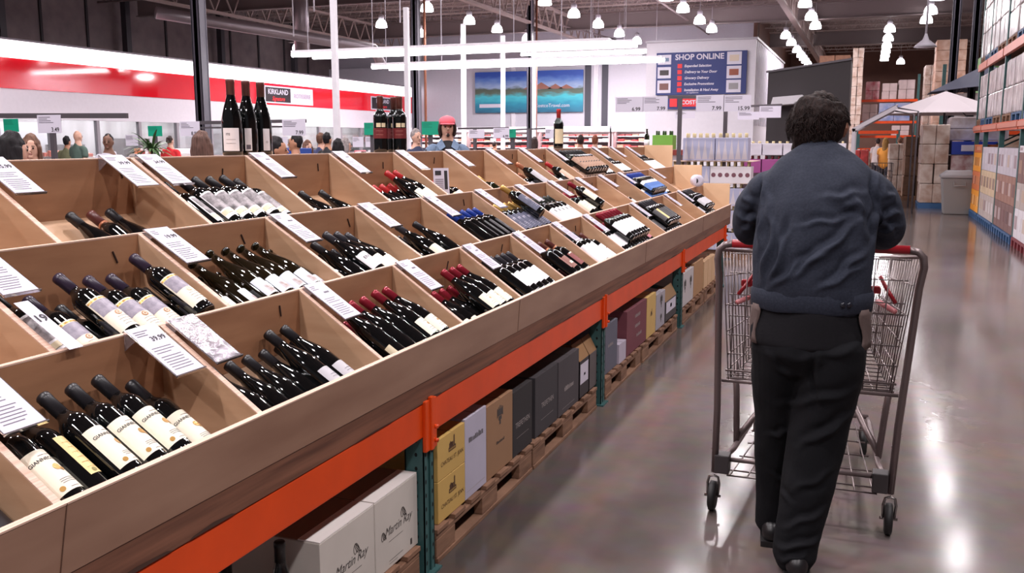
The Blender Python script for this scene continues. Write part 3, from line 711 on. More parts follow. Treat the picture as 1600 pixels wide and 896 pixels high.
case(5.90, 6.485, .135, .44, (118, 62, 72), 'big maroon wine case with pale lettering', [('worn', 6.2, .37, .035, pale_ink), ('worn', 6.2, .3, .035, pale_ink), ('worn', 6.25, .23, .035, pale_ink)])
case(6.50, 6.80, .135, .44, (206, 170, 104), 'single yellow wine case past the maroon case', [('house', 6.65, .3, .03, brn_ink)])
case(6.82, 7.14, .135, .41, (168, 162, 172), 'pale grey wine case with a figure print, before the dark labelled case', [('crest', 7.0, .33, .06, cg), ('crest', 7.0, .2, .04, cg)])
case(7.16, 7.62, .135, .30, (72, 66, 68), 'low dark case with a wide white label, before the third teal upright', [('patch', 7.2, 7.58, .2, .29, paper), ('patch', 7.36, 7.42, .23, .26, cg)], open_top=True, flaps=(140, 108, 76))
case(7.86, 8.42, .135, .43, (196, 188, 190), 'white wine case with two round prints past the third teal upright', [('crest', 8.0, .3, .07, cg), ('crest', 8.28, .3, .07, cg)])
case(8.44, 8.94, .135, .45, (176, 134, 96), 'kraft wine case behind the white round-print case')
for k in range(3): case(9.02 + k * .24, 9.24 + k * .24, .135, .40, (214, 176, 138), ['first', 'second', 'third'][k] + ' of the upright pale wooden wine crates at the far end', depth=.3, name='wine_crate', cat='crate')
# ================================================================ WINE BOTTLES
PROF = {'bordeaux': [(.024, .004), (.032, 0), (.0362, .005), (.0365, .02), (.0365, .182), (.0355, .193), (.031, .205), (.0235, .216), (.0175, .226), (.0148, .236), (.0142, .29)],
        'burgundy': [(.026, .004), (.034, 0), (.0385, .005), (.039, .02), (.039, .125), (.0375, .145), (.033, .17), (.0265, .195), (.0205, .215), (.0165, .232), (.0148, .25), (.0142, .29)]}
LR = {'bordeaux': .0365, 'burgundy': .039}
def on_label(mb, V, Fc, R, u, v, lift):
    mb.add([((R + lift) * math.cos(-PI / 2 + (p[0] + u) / R), (R + lift) * math.sin(-PI / 2 + (p[0] + u) / R), p[1] + v) for p in V], Fc, True)
def rect_uv(u0, u1, v0, v1, n=14):
    V = []; Fc = []
    for i in range(n + 1): V += [(u0 + (u1 - u0) * i / n, v0), (u0 + (u1 - u0) * i / n, v1)]
    for i in range(n): Fc.append((2 * i, 2 * i + 2, 2 * i + 3, 2 * i + 1))
    return V, Fc
def disc_uv(ru, rv, n=14): return [(ru * math.cos(2 * PI * k / n), rv * math.sin(2 * PI * k / n)) for k in range(n)], [tuple(range(n))]
def C(n, rgb, rough=.45, **k): return M(n, rgb, rough, **k)
cream = C('cream_label', (236, 226, 206)); white_l = C('white_label', (236, 232, 236)); lgold = C('label_gold', (196, 150, 84), .3, metal=.5); grey_l = C('grey_label', (186, 182, 188))
ivory = C('ivory_label', (222, 208, 176)); violet = C('label_violet_grey', (168, 158, 172), rgb2=(120, 112, 128), vscale=60); slate = C('slate_label', (70, 70, 92), rgb2=(96, 98, 120), vscale=50)
photo = C('photo_label', (176, 166, 170), rgb2=(52, 46, 50), vscale=45); blue_l = C('blue_label', (58, 96, 168), rgb2=(96, 134, 196), vscale=40); wine_l = C('wine_red_label', (130, 62, 62)); rose_l = C('rose_label', (176, 96, 108)); tan_l = C('tan_label', (180, 146, 124), rgb2=(150, 112, 94), vscale=40); dark_l = C('black_label', (50, 46, 50)); yell_l = C('straw_label', (226, 200, 140))
brown_l = C('copper_label', (140, 92, 82))
cap_black = C('capsule_black', (34, 32, 36), .35); cap_violet = C('capsule_aubergine', (52, 40, 58), .3); cap_red = C('capsule_red', (146, 36, 52), .25, metal=.3); cap_blue = C('capsule_blue', (34, 62, 150), .3); cap_gold = C('capsule_gold', (206, 164, 92), .3, metal=.4); cap_copper = C('capsule_copper', (198, 128, 96), .3, metal=.4); cap_brown = C('capsule_brown', (96, 50, 46), .3); cap_char = C('capsule_charcoal', (50, 48, 54), .3)
cap_green = C('capsule_olive_black', (46, 50, 46), .3); cap_scarlet = C('capsule_scarlet', (186, 44, 48), .3)
# style: shape, glass, capsule (None: bare neck), label (half width u, v0, v1, mat), art [(part, mat, kind, ...)]
ST = {
 'giann': ('bordeaux', glass_black, cap_black, (.05, .03, .15, cream), [('lettering', ink, 'text', 'GIANNECCHINI', 0, .122, .0118), ('emblem', lgold, 'disc', 0.002, .095, .009, .009), ('emblem_stand', C('gold_shade', (160, 116, 60)), 'disc', .011, .088, .006, .006), ('fine_print', grey_ink, 'lines', .052, .062, 3, .022), ('fine_print', grey_ink, 'lines', .134, .138, 1, .018), ('seal', lgold, 'disc', -.026, .042, .006, .006), ('fine_print', grey_ink, 'lines', .037, .041, 1, .014)]),
 'giann_back': ('bordeaux', glass_black, cap_black, (.017, .05, .17, yell_l), [('fine_print', lgold, 'lines', .07, .15, 6, .011), ('seal', C('olive_seal', (130, 120, 60)), 'disc', 0, .06, .006, .006)]),
 'dark_plain': ('bordeaux', glass_black, cap_black, None, []),
 'burg_low': ('burgundy', glass_black, cap_black, (.034, .018, .085, grey_l), [('fine_print', grey_ink, 'lines', .04, .05, 2, .014)]),
 'burg_plain': ('burgundy', glass_black, cap_black, None, []),
 'maroon': ('burgundy', glass_black, cap_red, (.04, .016, .095, cream), [('fine_print', grey_ink, 'lines', .03, .04, 2, .018), ('seal', lgold, 'disc', 0, .06, .006, .006), ('fine_print', grey_ink, 'lines', .075, .078, 1, .02)]),
 'maroon_back': ('burgundy', glass_black, cap_red, (.012, .012, .06, ivory), []),
 'maroon_plain': ('burgundy', glass_black, cap_red, None, []),
 'charwhite': ('bordeaux', glass_black, cap_char, (.036, .05, .15, white_l), [('fine_print', grey_ink, 'lines', .1, .13, 3, .018)]),
 'charwhite_plain': ('bordeaux', glass_black, cap_char, None, []),
 'copperlab': ('bordeaux', glass_black, cap_brown, (.05, .05, .14, brown_l), [('label_patch', cream, 'rect', 0, .085, .02, .009), ('neck_band', cap_copper, 'band', .232, .24)]),
 'winelab': ('bordeaux', glass_black, cap_brown, (.04, .05, .15, wine_l), [('label_patch', cream, 'rect', 0, .145, .03, .004), ('neck_band', cap_copper, 'band', .232, .24)]),
 'tallwhite': ('bordeaux', glass_black, cap_black, (.045, .012, .165, white_l), [('fine_print', grey_ink, 'lines', .13, .14, 1, .012)]),
 'brownwhite': ('bordeaux', glass_black, cap_brown, (.045, .02, .155, white_l), [('label_patch', wine_l, 'rect', 0, .11, .012, .003)]),
 'redwhite': ('bordeaux', glass_black, cap_red, (.05, .05, .165, white_l), [('lettering', ink, 'lines', .13, .136, 1, .022)]),
 'roselab': ('bordeaux', glass_black, cap_red, (.05, .04, .16, rose_l), []),
 'strawlab': ('bordeaux', glass_black, cap_char, (.042, .04, .165, yell_l), []),
 'darklab': ('bordeaux', glass_black, cap_char, (.05, .04, .165, dark_l), [('fine_print', grey_ink, 'lines', .06, .062, 1, .03)]),
 'duowhite': ('bordeaux', glass_black, cap_char, (.05, .05, .155, white_l), []),
 'pinot': ('bordeaux', glass_black, cap_violet, (.05, .028, .16, cream), [('painting', violet, 'rect', .0, .122, .046, .026), ('gold_band', lgold, 'rect', 0, .153, .049, .003), ('medallion', C('medallion_bronze', (176, 130, 100), .3, metal=.4), 'disc', -.008, .085, .0095, .0095), ('medallion_ring', cream, 'ring', -.008, .085, .0055), ('fine_print', grey_ink, 'lines', .04, .07, 4, .03)]),
 'monochrome': ('bordeaux', glass_black, cap_black, (.05, .03, .175, white_l), [('photo_print', photo, 'rect', 0, .12, .046, .047), ('gold_band', ivory, 'rect', 0, .056, .049, .01), ('fine_print', ink, 'lines', .036, .046, 2, .03)]),
 'longneck': ('burgundy', glass_amber, None, (.042, .02, .1, C('pale_blue_label', (206, 212, 222))), [('vineyard_print', C('vine_print', (150, 124, 116), rgb2=(206, 204, 212), vscale=60), 'rect', 0.008, .045, .03, .018)]),
 'longneck_side': ('burgundy', glass_amber, None, (.03, .02, .1, white_l), [('fine_print', grey_ink, 'lines', .05, .07, 2, .012)]),
 'ente': ('burgundy', glass_black, cap_char, (.05, .03, .12, white_l), [('lettering', ink, 'text', 'ENTE', -.01, .09, .02), ('fine_print', grey_ink, 'lines', .045, .065, 3, .022)]),
 'whitelow': ('burgundy', glass_black, cap_char, (.044, .02, .1, cream), []),
 'blue': ('bordeaux', glass_black, cap_blue, (.02, .03, .16, dark_l), [('foil_stripe', paper, 'rect', 0.016, .11, .0035, .045)]),
 'goldslate': ('bordeaux', glass_black, cap_gold, (.05, .03, .17, slate), [('lettering', paper, 'text', '1924', 0, .125, .026), ('fine_print', paper, 'lines', .05, .085, 4, .03)]),
 'greenwhite': ('bordeaux', glass_black, cap_green, (.05, .015, .15, white_l), [('print_bar', ink, 'rect', -.012, .12, .004, .012)]),
 'redcream': ('bordeaux', glass_black, cap_red, (.05, .06, .165, cream), [('fine_print', grey_ink, 'lines', .1, .12, 2, .02)]),
 'bluelab': ('bordeaux', glass_black, cap_blue, (.05, .03, .11, blue_l), [('white_band', white_l, 'rect', 0, .13, .048, .018)]),
 'sidewhite': ('bordeaux', glass_black, cap_black, (.012, .02, .17, white_l), []),
 'darkdusty': ('burgundy', glass_black, cap_black, (.04, .04, .1, dark_l), [('fine_print', grey_ink, 'lines', .06, .08, 2, .02)]),
 'redburg': ('burgundy', glass_black, cap_scarlet, (.04, .02, .1, cream), [('fine_print', grey_ink, 'lines', .04, .05, 2, .018)]),
 'goldcap': ('bordeaux', glass_green, cap_gold, (.04, .03, .14, C('olive_label', (92, 84, 70))), []),
 'coppercap': ('bordeaux', glass_black, cap_copper, (.046, .03, .165, grey_l), []),
 'scarletcap': ('bordeaux', glass_black, cap_scarlet, (.046, .03, .165, C('peach_label', (214, 176, 156))), []),
 'tanlab': ('bordeaux', glass_black, cap_black, (.05, .03, .17, tan_l), [('print_bar', dark_l, 'rect', 0, .1, .025, .004)]),
 'blackwhite_end': ('bordeaux', glass_black, cap_char, (.05, .04, .13, grey_l), [('shoulder_band', paper, 'band', .17, .174)]),
 'redhot': ('bordeaux', glass_black, cap_scarlet, (.036, .04, .15, ivory), []),
 'magnum': ('bordeaux', glass_black, cap_brown, (.05, .075, .13, C('oxblood_label', (112, 40, 44))), [('picture_label', ivory, 'rect', -.004, .146, .012, .011), ('picture_label', ivory, 'rect', .022, .146, .01, .011), ('lettering', C('pale_red_ink', (196, 140, 130)), 'lines', .095, .115, 2, .02)]),
 'te': ('burgundy', glass_black, cap_brown, (.032, .02, .11, white_l), [('lettering', ink, 'text', 'ITE', -.01, .085, .012), ('fine_print', grey_ink, 'lines', .05, .065, 2, .018)]),
 'te_back': ('burgundy', glass_black, cap_brown, (.013, .02, .11, white_l), [('barcode', grey_ink, 'rect', 0, .035, .008, .009)]),
 'te_side': ('burgundy', glass_black, cap_brown, (.014, .02, .11, white_l), [('emblem', ink, 'ring', .0, .055, .004)]),
}
_bp = {}
def bottle_proto(st):
    if st in _bp: return _bp[st]
    kind, gm_, cm_, lab, art = ST[st]; R = LR[kind]
    t = bpy.data.objects.new('wine_bottle', None); COL.objects.link(t); t.empty_display_size = .05; t['category'] = 'bottle'
    MB().lathe(PROF[kind], 22).build('glass_body', gm_, t, world=False)
    if cm_: MB().lathe([(.0158, .232), (.0158, .283), (.0166, .284), (.0166, .298), (.0145, .301)], 18).build('capsule', cm_, t, world=False)
    else: MB().lathe([(.0148, .288), (.0168, .289), (.0168, .298), (.0150, .300)], 18).build('lip', gm_, t, world=False)
    if lab:
        hw, v0, v1, lm = lab; m = MB(); V, Fc = rect_uv(-hw, hw, v0, v1, 22); on_label(m, V, Fc, R, 0, 0, .0005)
        L_ = m.build('label', lm, t, world=False)
    for a in art:
        nm, mt, k = a[0], a[1], a[2]; m = MB(); par = L_ if lab and k != 'band' else t
        if k == 'text':
            V, Fc = text_data(a[3], a[6], 0, .0002); wd = max(abs(p[0]) for p in V); on_label(m, V, Fc, R, a[4], a[5], .0011)
        elif k == 'disc': V, Fc = disc_uv(a[5], a[6]); on_label(m, V, Fc, R, a[3], a[4], .0013)
        elif k == 'ring':
            n = 16; V = [(r_ * a[5] * math.cos(2 * PI * q / n), r_ * a[5] * math.sin(2 * PI * q / n)) for r_ in (1, .7) for q in range(n)]; Fc = [(q, (q + 1) % n, n + (q + 1) % n, n + q) for q in range(n)]
            on_label(m, V, Fc, R, a[3], a[4], .0017)
        elif k == 'rect': V, Fc = rect_uv(-a[5], a[5], -a[6], a[6]); on_label(m, V, Fc, R, a[3], a[4], .0009)
        elif k == 'band': m.lathe([(r_at(kind, a[3]) + .0022, a[3]), (r_at(kind, a[4]) + .0022, a[4])], 20)
        elif k == 'lines':
            v0, v1, n, hw = a[3:7]; rq = random.Random(n)
            for q in range(n):
                v = v0 + (v1 - v0) * q / max(1, n - 1); w_ = hw * rq.uniform(.7, 1); V, Fc = rect_uv(-w_, w_, -.0006, .0006, 8); on_label(m, V, Fc, R, 0, v, .0012)
        m.build(nm, mt, par, world=False)
    index_kids(t); _bp[st] = [t, False]; return _bp[st]
def r_at(kind, z):
    P = PROF[kind]
    return float(np.interp(z, [p[1] for p in P[2:]], [p[0] for p in P[2:]]))
def add_bottle(st, mtx, label, group):
    pr_ = bottle_proto(st)
    if not pr_[1]:
        t = pr_[0]; t.matrix_basis = mtx; t['label'] = label; t['group'] = group; pr_[1] = True; return t
    return copy_tree(pr_[0], mtx, label, group)
ORD = ['first', 'second', 'third', 'fourth', 'fifth', 'sixth', 'seventh', 'eighth', 'ninth', 'tenth', 'eleventh', 'twelfth', 'thirteenth', 'fourteenth', 'fifteenth', 'sixteenth']
rb = random.Random(11)
def lie(row, y, h, st, label, group, roll=0, slide=0, yawd=0):
    kind = ST[st][0]; R = LR[kind]; s, d, n = step(row); Xf, zr = RAIL[row]
    if yawd: d = (Matrix.Rotation(math.radians(yawd), 3, n) @ d).normalized()
    Xc = Xf - .020 - n.x * R; Xp = Xc - n.x * h
    z = zr - DEP - s * (Xp - Xf) + n.z * h
    P = Vector((Xc, y, z)) + d * slide
    Zl = d; Yl = -n; Xl = Yl.cross(Zl)
    m3 = Matrix((Xl, Yl, Zl)).transposed() @ Matrix.Rotation(math.radians(roll), 3, 'Z')
    m4 = m3.to_4x4(); m4.translation = P
    return add_bottle(st, m4, label, group)
def fill(row, what, lay):
    """lay: list of (layer name, [(y, h, style[, roll[, slide[, yaw]]])...]) from left to right"""
    g = 'wine bottles in the bin of ' + what
    for ln, lst in lay:
        lst = sorted(lst, key=lambda q: q[0])
        for i, q in enumerate(lst):
            y, h, st = q[:3]; roll = q[3] if len(q) > 3 else rb.uniform(-12, 12); sl = q[4] if len(q) > 4 else rb.uniform(0, .004); yw = q[5] if len(q) > 5 else 0
            pos = ('%s from the left' % ORD[i]) if len(lst) > 1 else 'only bottle'
            lab = ('%s bottle from left, %s, bin of %s' % (ORD[i], ln, what)) if len(lst) > 1 else ('only wine bottle of the %s, bin of %s' % (ln, what))
            if len(lab.split()) > 16: print('LONG', lab)
            lie(row, y, h, st, lab, g, roll, sl, yw)
def rng(a, n, d=.0765, h=.0385, st='dark_plain', **k): return [(a + d * i, h, st) + ((k['roll'],) if 'roll' in k else ()) for i in range(n)]
B0, B1, B2 = .0375, .1035, .168
G0, G1 = .040, .108
LO, UP, TP = 'lower layer', 'upper layer', 'top layer'
# front row
fill(0, 'dark bottles, bottom left corner', [(LO, [(1.225, B0, 'darklab'), (1.14, B0, 'dark_plain'), (1.06, B0, 'dark_plain')])])
fill(0, 'gold-emblem cream labels, nearest front bin', [
    (LO, [(1.327, B0, 'giann', 5), (1.405, B0, 'giann', 20), (1.482, B0, 'dark_plain'), (1.559, B0, 'dark_plain'), (1.636, B0, 'giann', 0), (1.725, B0, 'giann', 10)]),
    (UP, [(1.345, B1 - .004, 'giann', 10, .0), (1.425, B1 - .02, 'giann_back', 12, .015), (1.502, B1, 'giann', 26, 0), (1.580, B1, 'giann', 14, 0), (1.660, B1, 'giann', 12, .002), (1.764, .073, 'giann', 8, .0)])])
fill(0, 'slim black bottles, second front bin', [
    (LO, [(1.985 + .081 * k, G0, ['burg_plain', 'burg_plain', 'burg_low', 'burg_plain', 'burg_low', 'burg_plain', 'burg_low'][k], [0, 0, 60, 0, 80, 0, 30][k], .002) for k in range(7)]),
    (UP, [(2.352, G1 - .03, 'burg_low', 4, .012), (2.436, G1 - .03, 'burg_low', 0, .012)])])
fill(0, 'maroon caps, third front bin', [
    (LO, [(2.62 + .081 * k, G0, ['maroon_plain', 'maroon_plain', 'maroon_plain', 'maroon_plain', 'maroon_back', 'maroon_plain', 'maroon_back'][k], 20, .002) for k in range(7)]),
    (UP, [(2.745, G1 - .012, 'maroon_back', -60, .002), (2.83, G1 - .012, 'maroon_plain', 0, .002), (2.915, G1 - .01, 'maroon_plain', 0, .002), (3.0, G1, 'maroon', 6, 0), (3.083, G1, 'maroon', 2, 0)])])
fill(0, 'maroon caps, fourth front bin', [
    (LO, [(3.26 + .081 * k, G0, ['maroon', 'maroon', 'maroon', 'maroon', 'maroon_back', 'maroon_plain', 'maroon_plain'][k], 20, .002) for k in range(7)]),
    (UP, [(3.605, G1, 'maroon', 0, 0), (3.688, G1, 'maroon', 4, 0), (3.771, G1, 'maroon', 6, .002)])])
fill(0, 'charcoal caps, fifth front bin', [
    (LO, [(3.90 + .077 * k, B0, ['charwhite', 'charwhite_plain', 'charwhite_plain', 'charwhite_plain', 'charwhite_plain', 'charwhite_plain', 'charwhite_plain'][k], 0) for k in range(7)]),
    (UP, [(4.06, B1, 'charwhite', 40), (4.14, B1, 'charwhite', 4), (4.217, B1, 'charwhite', 0), (4.294, B1, 'charwhite', 0), (4.37, B1, 'charwhite', 4)])])
fill(0, 'copper labels, sixth front bin', [
    (LO, [(4.55 + .078 * k, B0, ['dark_plain', 'dark_plain', 'winelab', 'copperlab', 'winelab', 'winelab', 'winelab'][k]) for k in range(7)]),
    (UP, [(4.765, B1, 'copperlab', 60), (4.853, B1, 'copperlab', 0), (4.99, B1, 'winelab', 10)])])
fill(0, 'tall white labels, seventh front bin', [
    (LO, [(5.2 + .08 * k, B0, 'tallwhite') for k in range(6)]), (UP, [(5.30, B1, 'tallwhite'), (5.39, B1, 'tallwhite'), (5.478, B1, 'tallwhite'), (5.66, B1 - .02, 'brownwhite', 0)])])
fill(0, 'red caps, first wide front bin', [
    (LO, [(5.84 + .078 * k, B0, 'redwhite') for k in range(11)]), (UP, [(5.88 + .078 * k, B1, 'redwhite', 0) for k in range(10)] + [(6.72, B1 - .01, 'roselab', 0)]),
    (TP, [(6.05 + .078 * k, B2, 'redwhite', 0) for k in range(7)])])
fill(0, 'dark labels, second wide front bin', [
    (LO, [(7.13 + .08 * k, B0, 'darklab') for k in range(10)]), (UP, [(7.17 + .08 * k, B1, 'darklab', 0) for k in range(9)]),
    (TP, [(7.30 + .08 * k, B2, 'strawlab' if k == 1 else 'darklab', 0) for k in range(6)])])
fill(0, 'grey labels, far end front bin', [
    (LO, [(9.1 + .08 * k, B0, 'blackwhite_end') for k in range(8)]), (UP, [(9.14 + .08 * k, B1, 'blackwhite_end', 0) for k in range(7)]), (TP, [(9.2 + .08 * k, B2, 'blackwhite_end', 0) for k in range(5)])])
# middle row
fill(1, 'aubergine caps, nearest middle bin', [
    (LO, [(1.63, B0, 'pinot', 10), (1.708, B0, 'dark_plain'), (1.786, B0, 'pinot', 0), (1.864, B0, 'dark_plain'), (1.942, B0, 'dark_plain'), (2.02, B0, 'pinot'), (2.10, B0, 'pinot'), (2.178, B0, 'dark_plain')]),
    (UP, [(1.66, B1 - .01, 'monochrome', -20), (1.762, B1 - .03, 'pinot', 10, .0), (1.864, .112, 'pinot', 10, 0), (1.965, .094, 'pinot', 4, .002), (2.05, .088, 'pinot', 6, .004)]),
    (TP, [(2.145, .128, 'pinot', 8, .004)])])
fill(1, 'bare amber necks, second middle bin', [
    (LO, [(2.268 + .0815 * k, G0, 'longneck', 4, .002) for k in range(7)]),
    (UP, [(2.305, G1 - .03, 'longneck_side', 0, .0), (2.395, G1 - .02, 'longneck', 30, 0), (2.478, G1, 'longneck', 10, 0), (2.56, G1, 'longneck', 8, 0), (2.642, G1, 'longneck', 2, 0), (2.724, G1, 'longneck', 6, 0), (2.806, G1 - .03, 'longneck', 0, .002)])])
fill(1, 'stout black bottles, third middle bin', [
    (LO, [(2.91 + .0815 * k, G0, ['whitelow', 'burg_plain', 'burg_plain', 'burg_plain', 'whitelow', 'whitelow', 'whitelow'][k], 0, .002) for k in range(7)]),
    (UP, [(3.10, G1 - .03, 'burg_plain', 0, .002), (3.185, G1 - .002, 'ente', 6, .0), (3.272, G1 - .01, 'whitelow', 0, .004), (3.355, G1 - .02, 'whitelow', 0, .004)])])
fill(1, 'low cream labels, fourth middle bin', [(LO, [(3.55 + .083 * k, G0, ['burg_plain', 'burg_plain', 'whitelow', 'whitelow', 'whitelow', 'whitelow'][k], 0, .002) for k in range(6)]), (UP, [(3.80, G1 - .02, 'whitelow', 0, .002), (3.99, .062 + .02, 'burg_plain', 0, .01)])])
fill(1, 'blue caps, fifth middle bin', [(LO, [(4.20 + .08 * k, B0, 'blue') for k in range(7)]), (UP, [(4.36, B1, 'blue', 40), (4.44, B1, 'blue', 20), (4.52, B1, 'blue', 8), (4.605, B1, 'blue', 0), (4.69, B1, 'blue', 0)])])
fill(1, 'gold caps, sixth middle bin', [(LO, [(4.84 + .08 * k, B0, 'goldslate') for k in range(7)]), (UP, [(4.90 + .08 * k, B1, 'goldslate', 4) for k in range(6)]), (TP, [(5.175, B2 + .01, 'goldslate', 0, .03)])])
fill(1, 'black-barred white labels, seventh middle bin', [(LO, [(5.48 + .08 * k, B0, 'greenwhite') for k in range(7)]), (UP, [(5.63 + .08 * k, B1, 'greenwhite', 0) for k in range(5)])])
fill(1, 'red caps, eighth middle bin', [(LO, [(6.12 + .08 * k, B0, 'redcream') for k in range(6)]), (UP, [(6.30, B1, 'redcream'), (6.38, B1, 'redcream'), (6.46, B1, 'redcream')]), (TP, [(6.43, B2, 'redcream', 0)])])
fill(1, 'white side labels, ninth middle bin', [(LO, [(6.75, B0, 'sidewhite', 0, .06), (6.9, B0, 'tallwhite', 0, .03)])])
fill(1, 'one white-striped bottle, tenth middle bin', [(LO, [(7.87, B0, 'sidewhite', -30), (7.55, B0, 'dark_plain')]), (UP, [(7.88, B0 + .03, 'sidewhite', 0)])][:1])
fill(1, 'blue labels, wide middle bin', [(LO, [(8.03 + .08 * k, B0, 'bluelab') for k in range(13)]), (UP, [(8.07 + .08 * k, B1, 'bluelab', 0) for k in range(10)] + [(8.88, B1, 'duowhite', 0), (8.96, B1, 'duowhite', 0)]), (TP, [(8.17 + .08 * k, B2, 'bluelab', 0) for k in range(7)])])
# top row
fill(2, 'three dark bottles, nearest top bin', [(LO, [(2.237, .0395, 'burg_plain', 0, 0), (2.32, .0395, 'winelab', 90, -.0), (2.40, .0395, 'burg_plain', 0, .0)])])
fill(2, 'black-and-white labels, second top bin', [(LO, [(2.64 + .079 * k, B0, 'monochrome', 5) for k in range(7)]), (UP, [(2.665, B1, 'monochrome', 50), (2.75, B1 + .012, 'monochrome', 14), (2.828, B1 + .012, 'monochrome', 10), (2.906, B1 + .012, 'monochrome', 6), (2.99, B1 + .012, 'monochrome', 6), (3.07, B1, 'monochrome', 4)])])
fill(2, 'dusty dark bottles, third top bin', [(LO, [(3.44, G0, 'darkdusty'), (3.525, G0 + .002, 'darkdusty'), (3.685, G0, 'burg_plain', 0)])])
fill(2, 'scarlet caps, fourth top bin', [(LO, [(4.09, G0, 'redburg'), (4.175, G0, 'redburg'), (4.26, G0, 'redburg'), (4.345, G0, 'redburg'), (4.43, G0, 'redburg')]), (UP, [(4.32, G1 - .01, 'redburg', 0), (4.405, G1 - .01, 'redburg', 0)])])
fill(2, 'small standing card, fifth top bin', [(LO, [(4.87, B0, 'redhot'), (4.95, B0, 'tallwhite', 0)])])
fill(2, 'one gold cap, sixth top bin', [(LO, [(5.54, B0 + .003, 'goldcap', 0)])])
fill(2, 'copper caps, seventh top bin', [(LO, [(6.05, B0, 'coppercap'), (6.13, B0, 'coppercap'), (6.21, B0, 'coppercap'), (6.29, B0, 'coppercap')]), (UP, [(6.25, B1, 'coppercap', 0)])])
fill(2, 'peach labels, eighth top bin', [(LO, [(6.78, B0, 'tallwhite'), (6.86, B0, 'tallwhite'), (6.94, B0, 'scarletcap')]), (UP, [(6.91, B1 - .01, 'scarletcap', 0)])])
fill(2, 'tan labels, wide top bin', [(LO, [(7.1 + .08 * k, B0, 'tanlab') for k in range(14)]), (UP, [(7.14 + .08 * k, B1, 'tanlab' if k < 9 else 'duowhite', 0) for k in range(13)]), (TP, [(7.24 + .08 * k, B2, 'tanlab', 0) for k in range(8)])])
fill(2, 'white labels, narrow top bin beyond tan ones', [(LO, [(8.37 + .08 * k, B0, 'duowhite') for k in range(6)]), (UP, [(8.45 + .08 * k, B1, 'duowhite', 0) for k in range(5)])])
fill(2, 'white labels, far end top bin', [(LO, [(9.66 + .08 * k, B0, 'tallwhite') for k in range(9)]), (UP, [(9.7 + .08 * k, B1, 'tallwhite', 0) for k in range(8)])])
# bottles standing on the back ledge
def stand(st, x, y, z, ang, sc, label, group=None):
    m4 = Matrix.Translation((x, y, z)) @ Matrix.Rotation(math.radians(ang), 4, 'Z') @ Matrix.Diagonal((sc * 1.05, sc * 1.05, sc, 1))
    return add_bottle(st, m4, label, group or 'bottles standing on the back ledge')
LZ = 1.492
# dark bottles standing under the rack beside the white cases
for q, (xx, yy) in enumerate(((-1.50, 2.09), (-1.60, 1.98), (-1.52, 1.86))):
    add_bottle('burg_plain', Matrix.Translation((xx, yy, .131)) @ Matrix.Rotation(q, 4, 'Z'), '%s dark bottle standing under the rack, counted from the white cases' % ORD[q], 'dark bottles under the rack')
stand('te', -2.5, 3.272, LZ, 28, 1.05, 'left of three slim ledge bottles, wide white label ending in ITE', 'three slim bottles on the ledge')
stand('te_back', -2.5, 3.376, LZ, 40, 1.05, 'middle of three slim ledge bottles, narrow barcode label', 'three slim bottles on the ledge')
stand('te_side', -2.5, 3.479, LZ, 62, 1.05, 'right of three slim ledge bottles, narrow white label with small ring mark', 'three slim bottles on the ledge')
stand('magnum', -2.54, 4.625, LZ, 20, 1.03, 'stout bottle with oxblood label on the back ledge, left of three', 'three oxblood label bottles on the ledge')
stand('magnum', -2.46, 4.70, LZ, 24, 1.03, 'stout bottle with oxblood label and two small picture stamps, front one of three', 'three oxblood label bottles on the ledge')
stand('magnum', -2.53, 4.765, LZ, 30, 1.03, 'stout bottle with oxblood label on the back ledge, right of three', 'three oxblood label bottles on the ledge')
stand('redhot', -2.5, 7.7, LZ, 30, 1.12, 'single red-capped wine bottle with ivory label standing on the back ledge', 'lone bottle on the ledge')

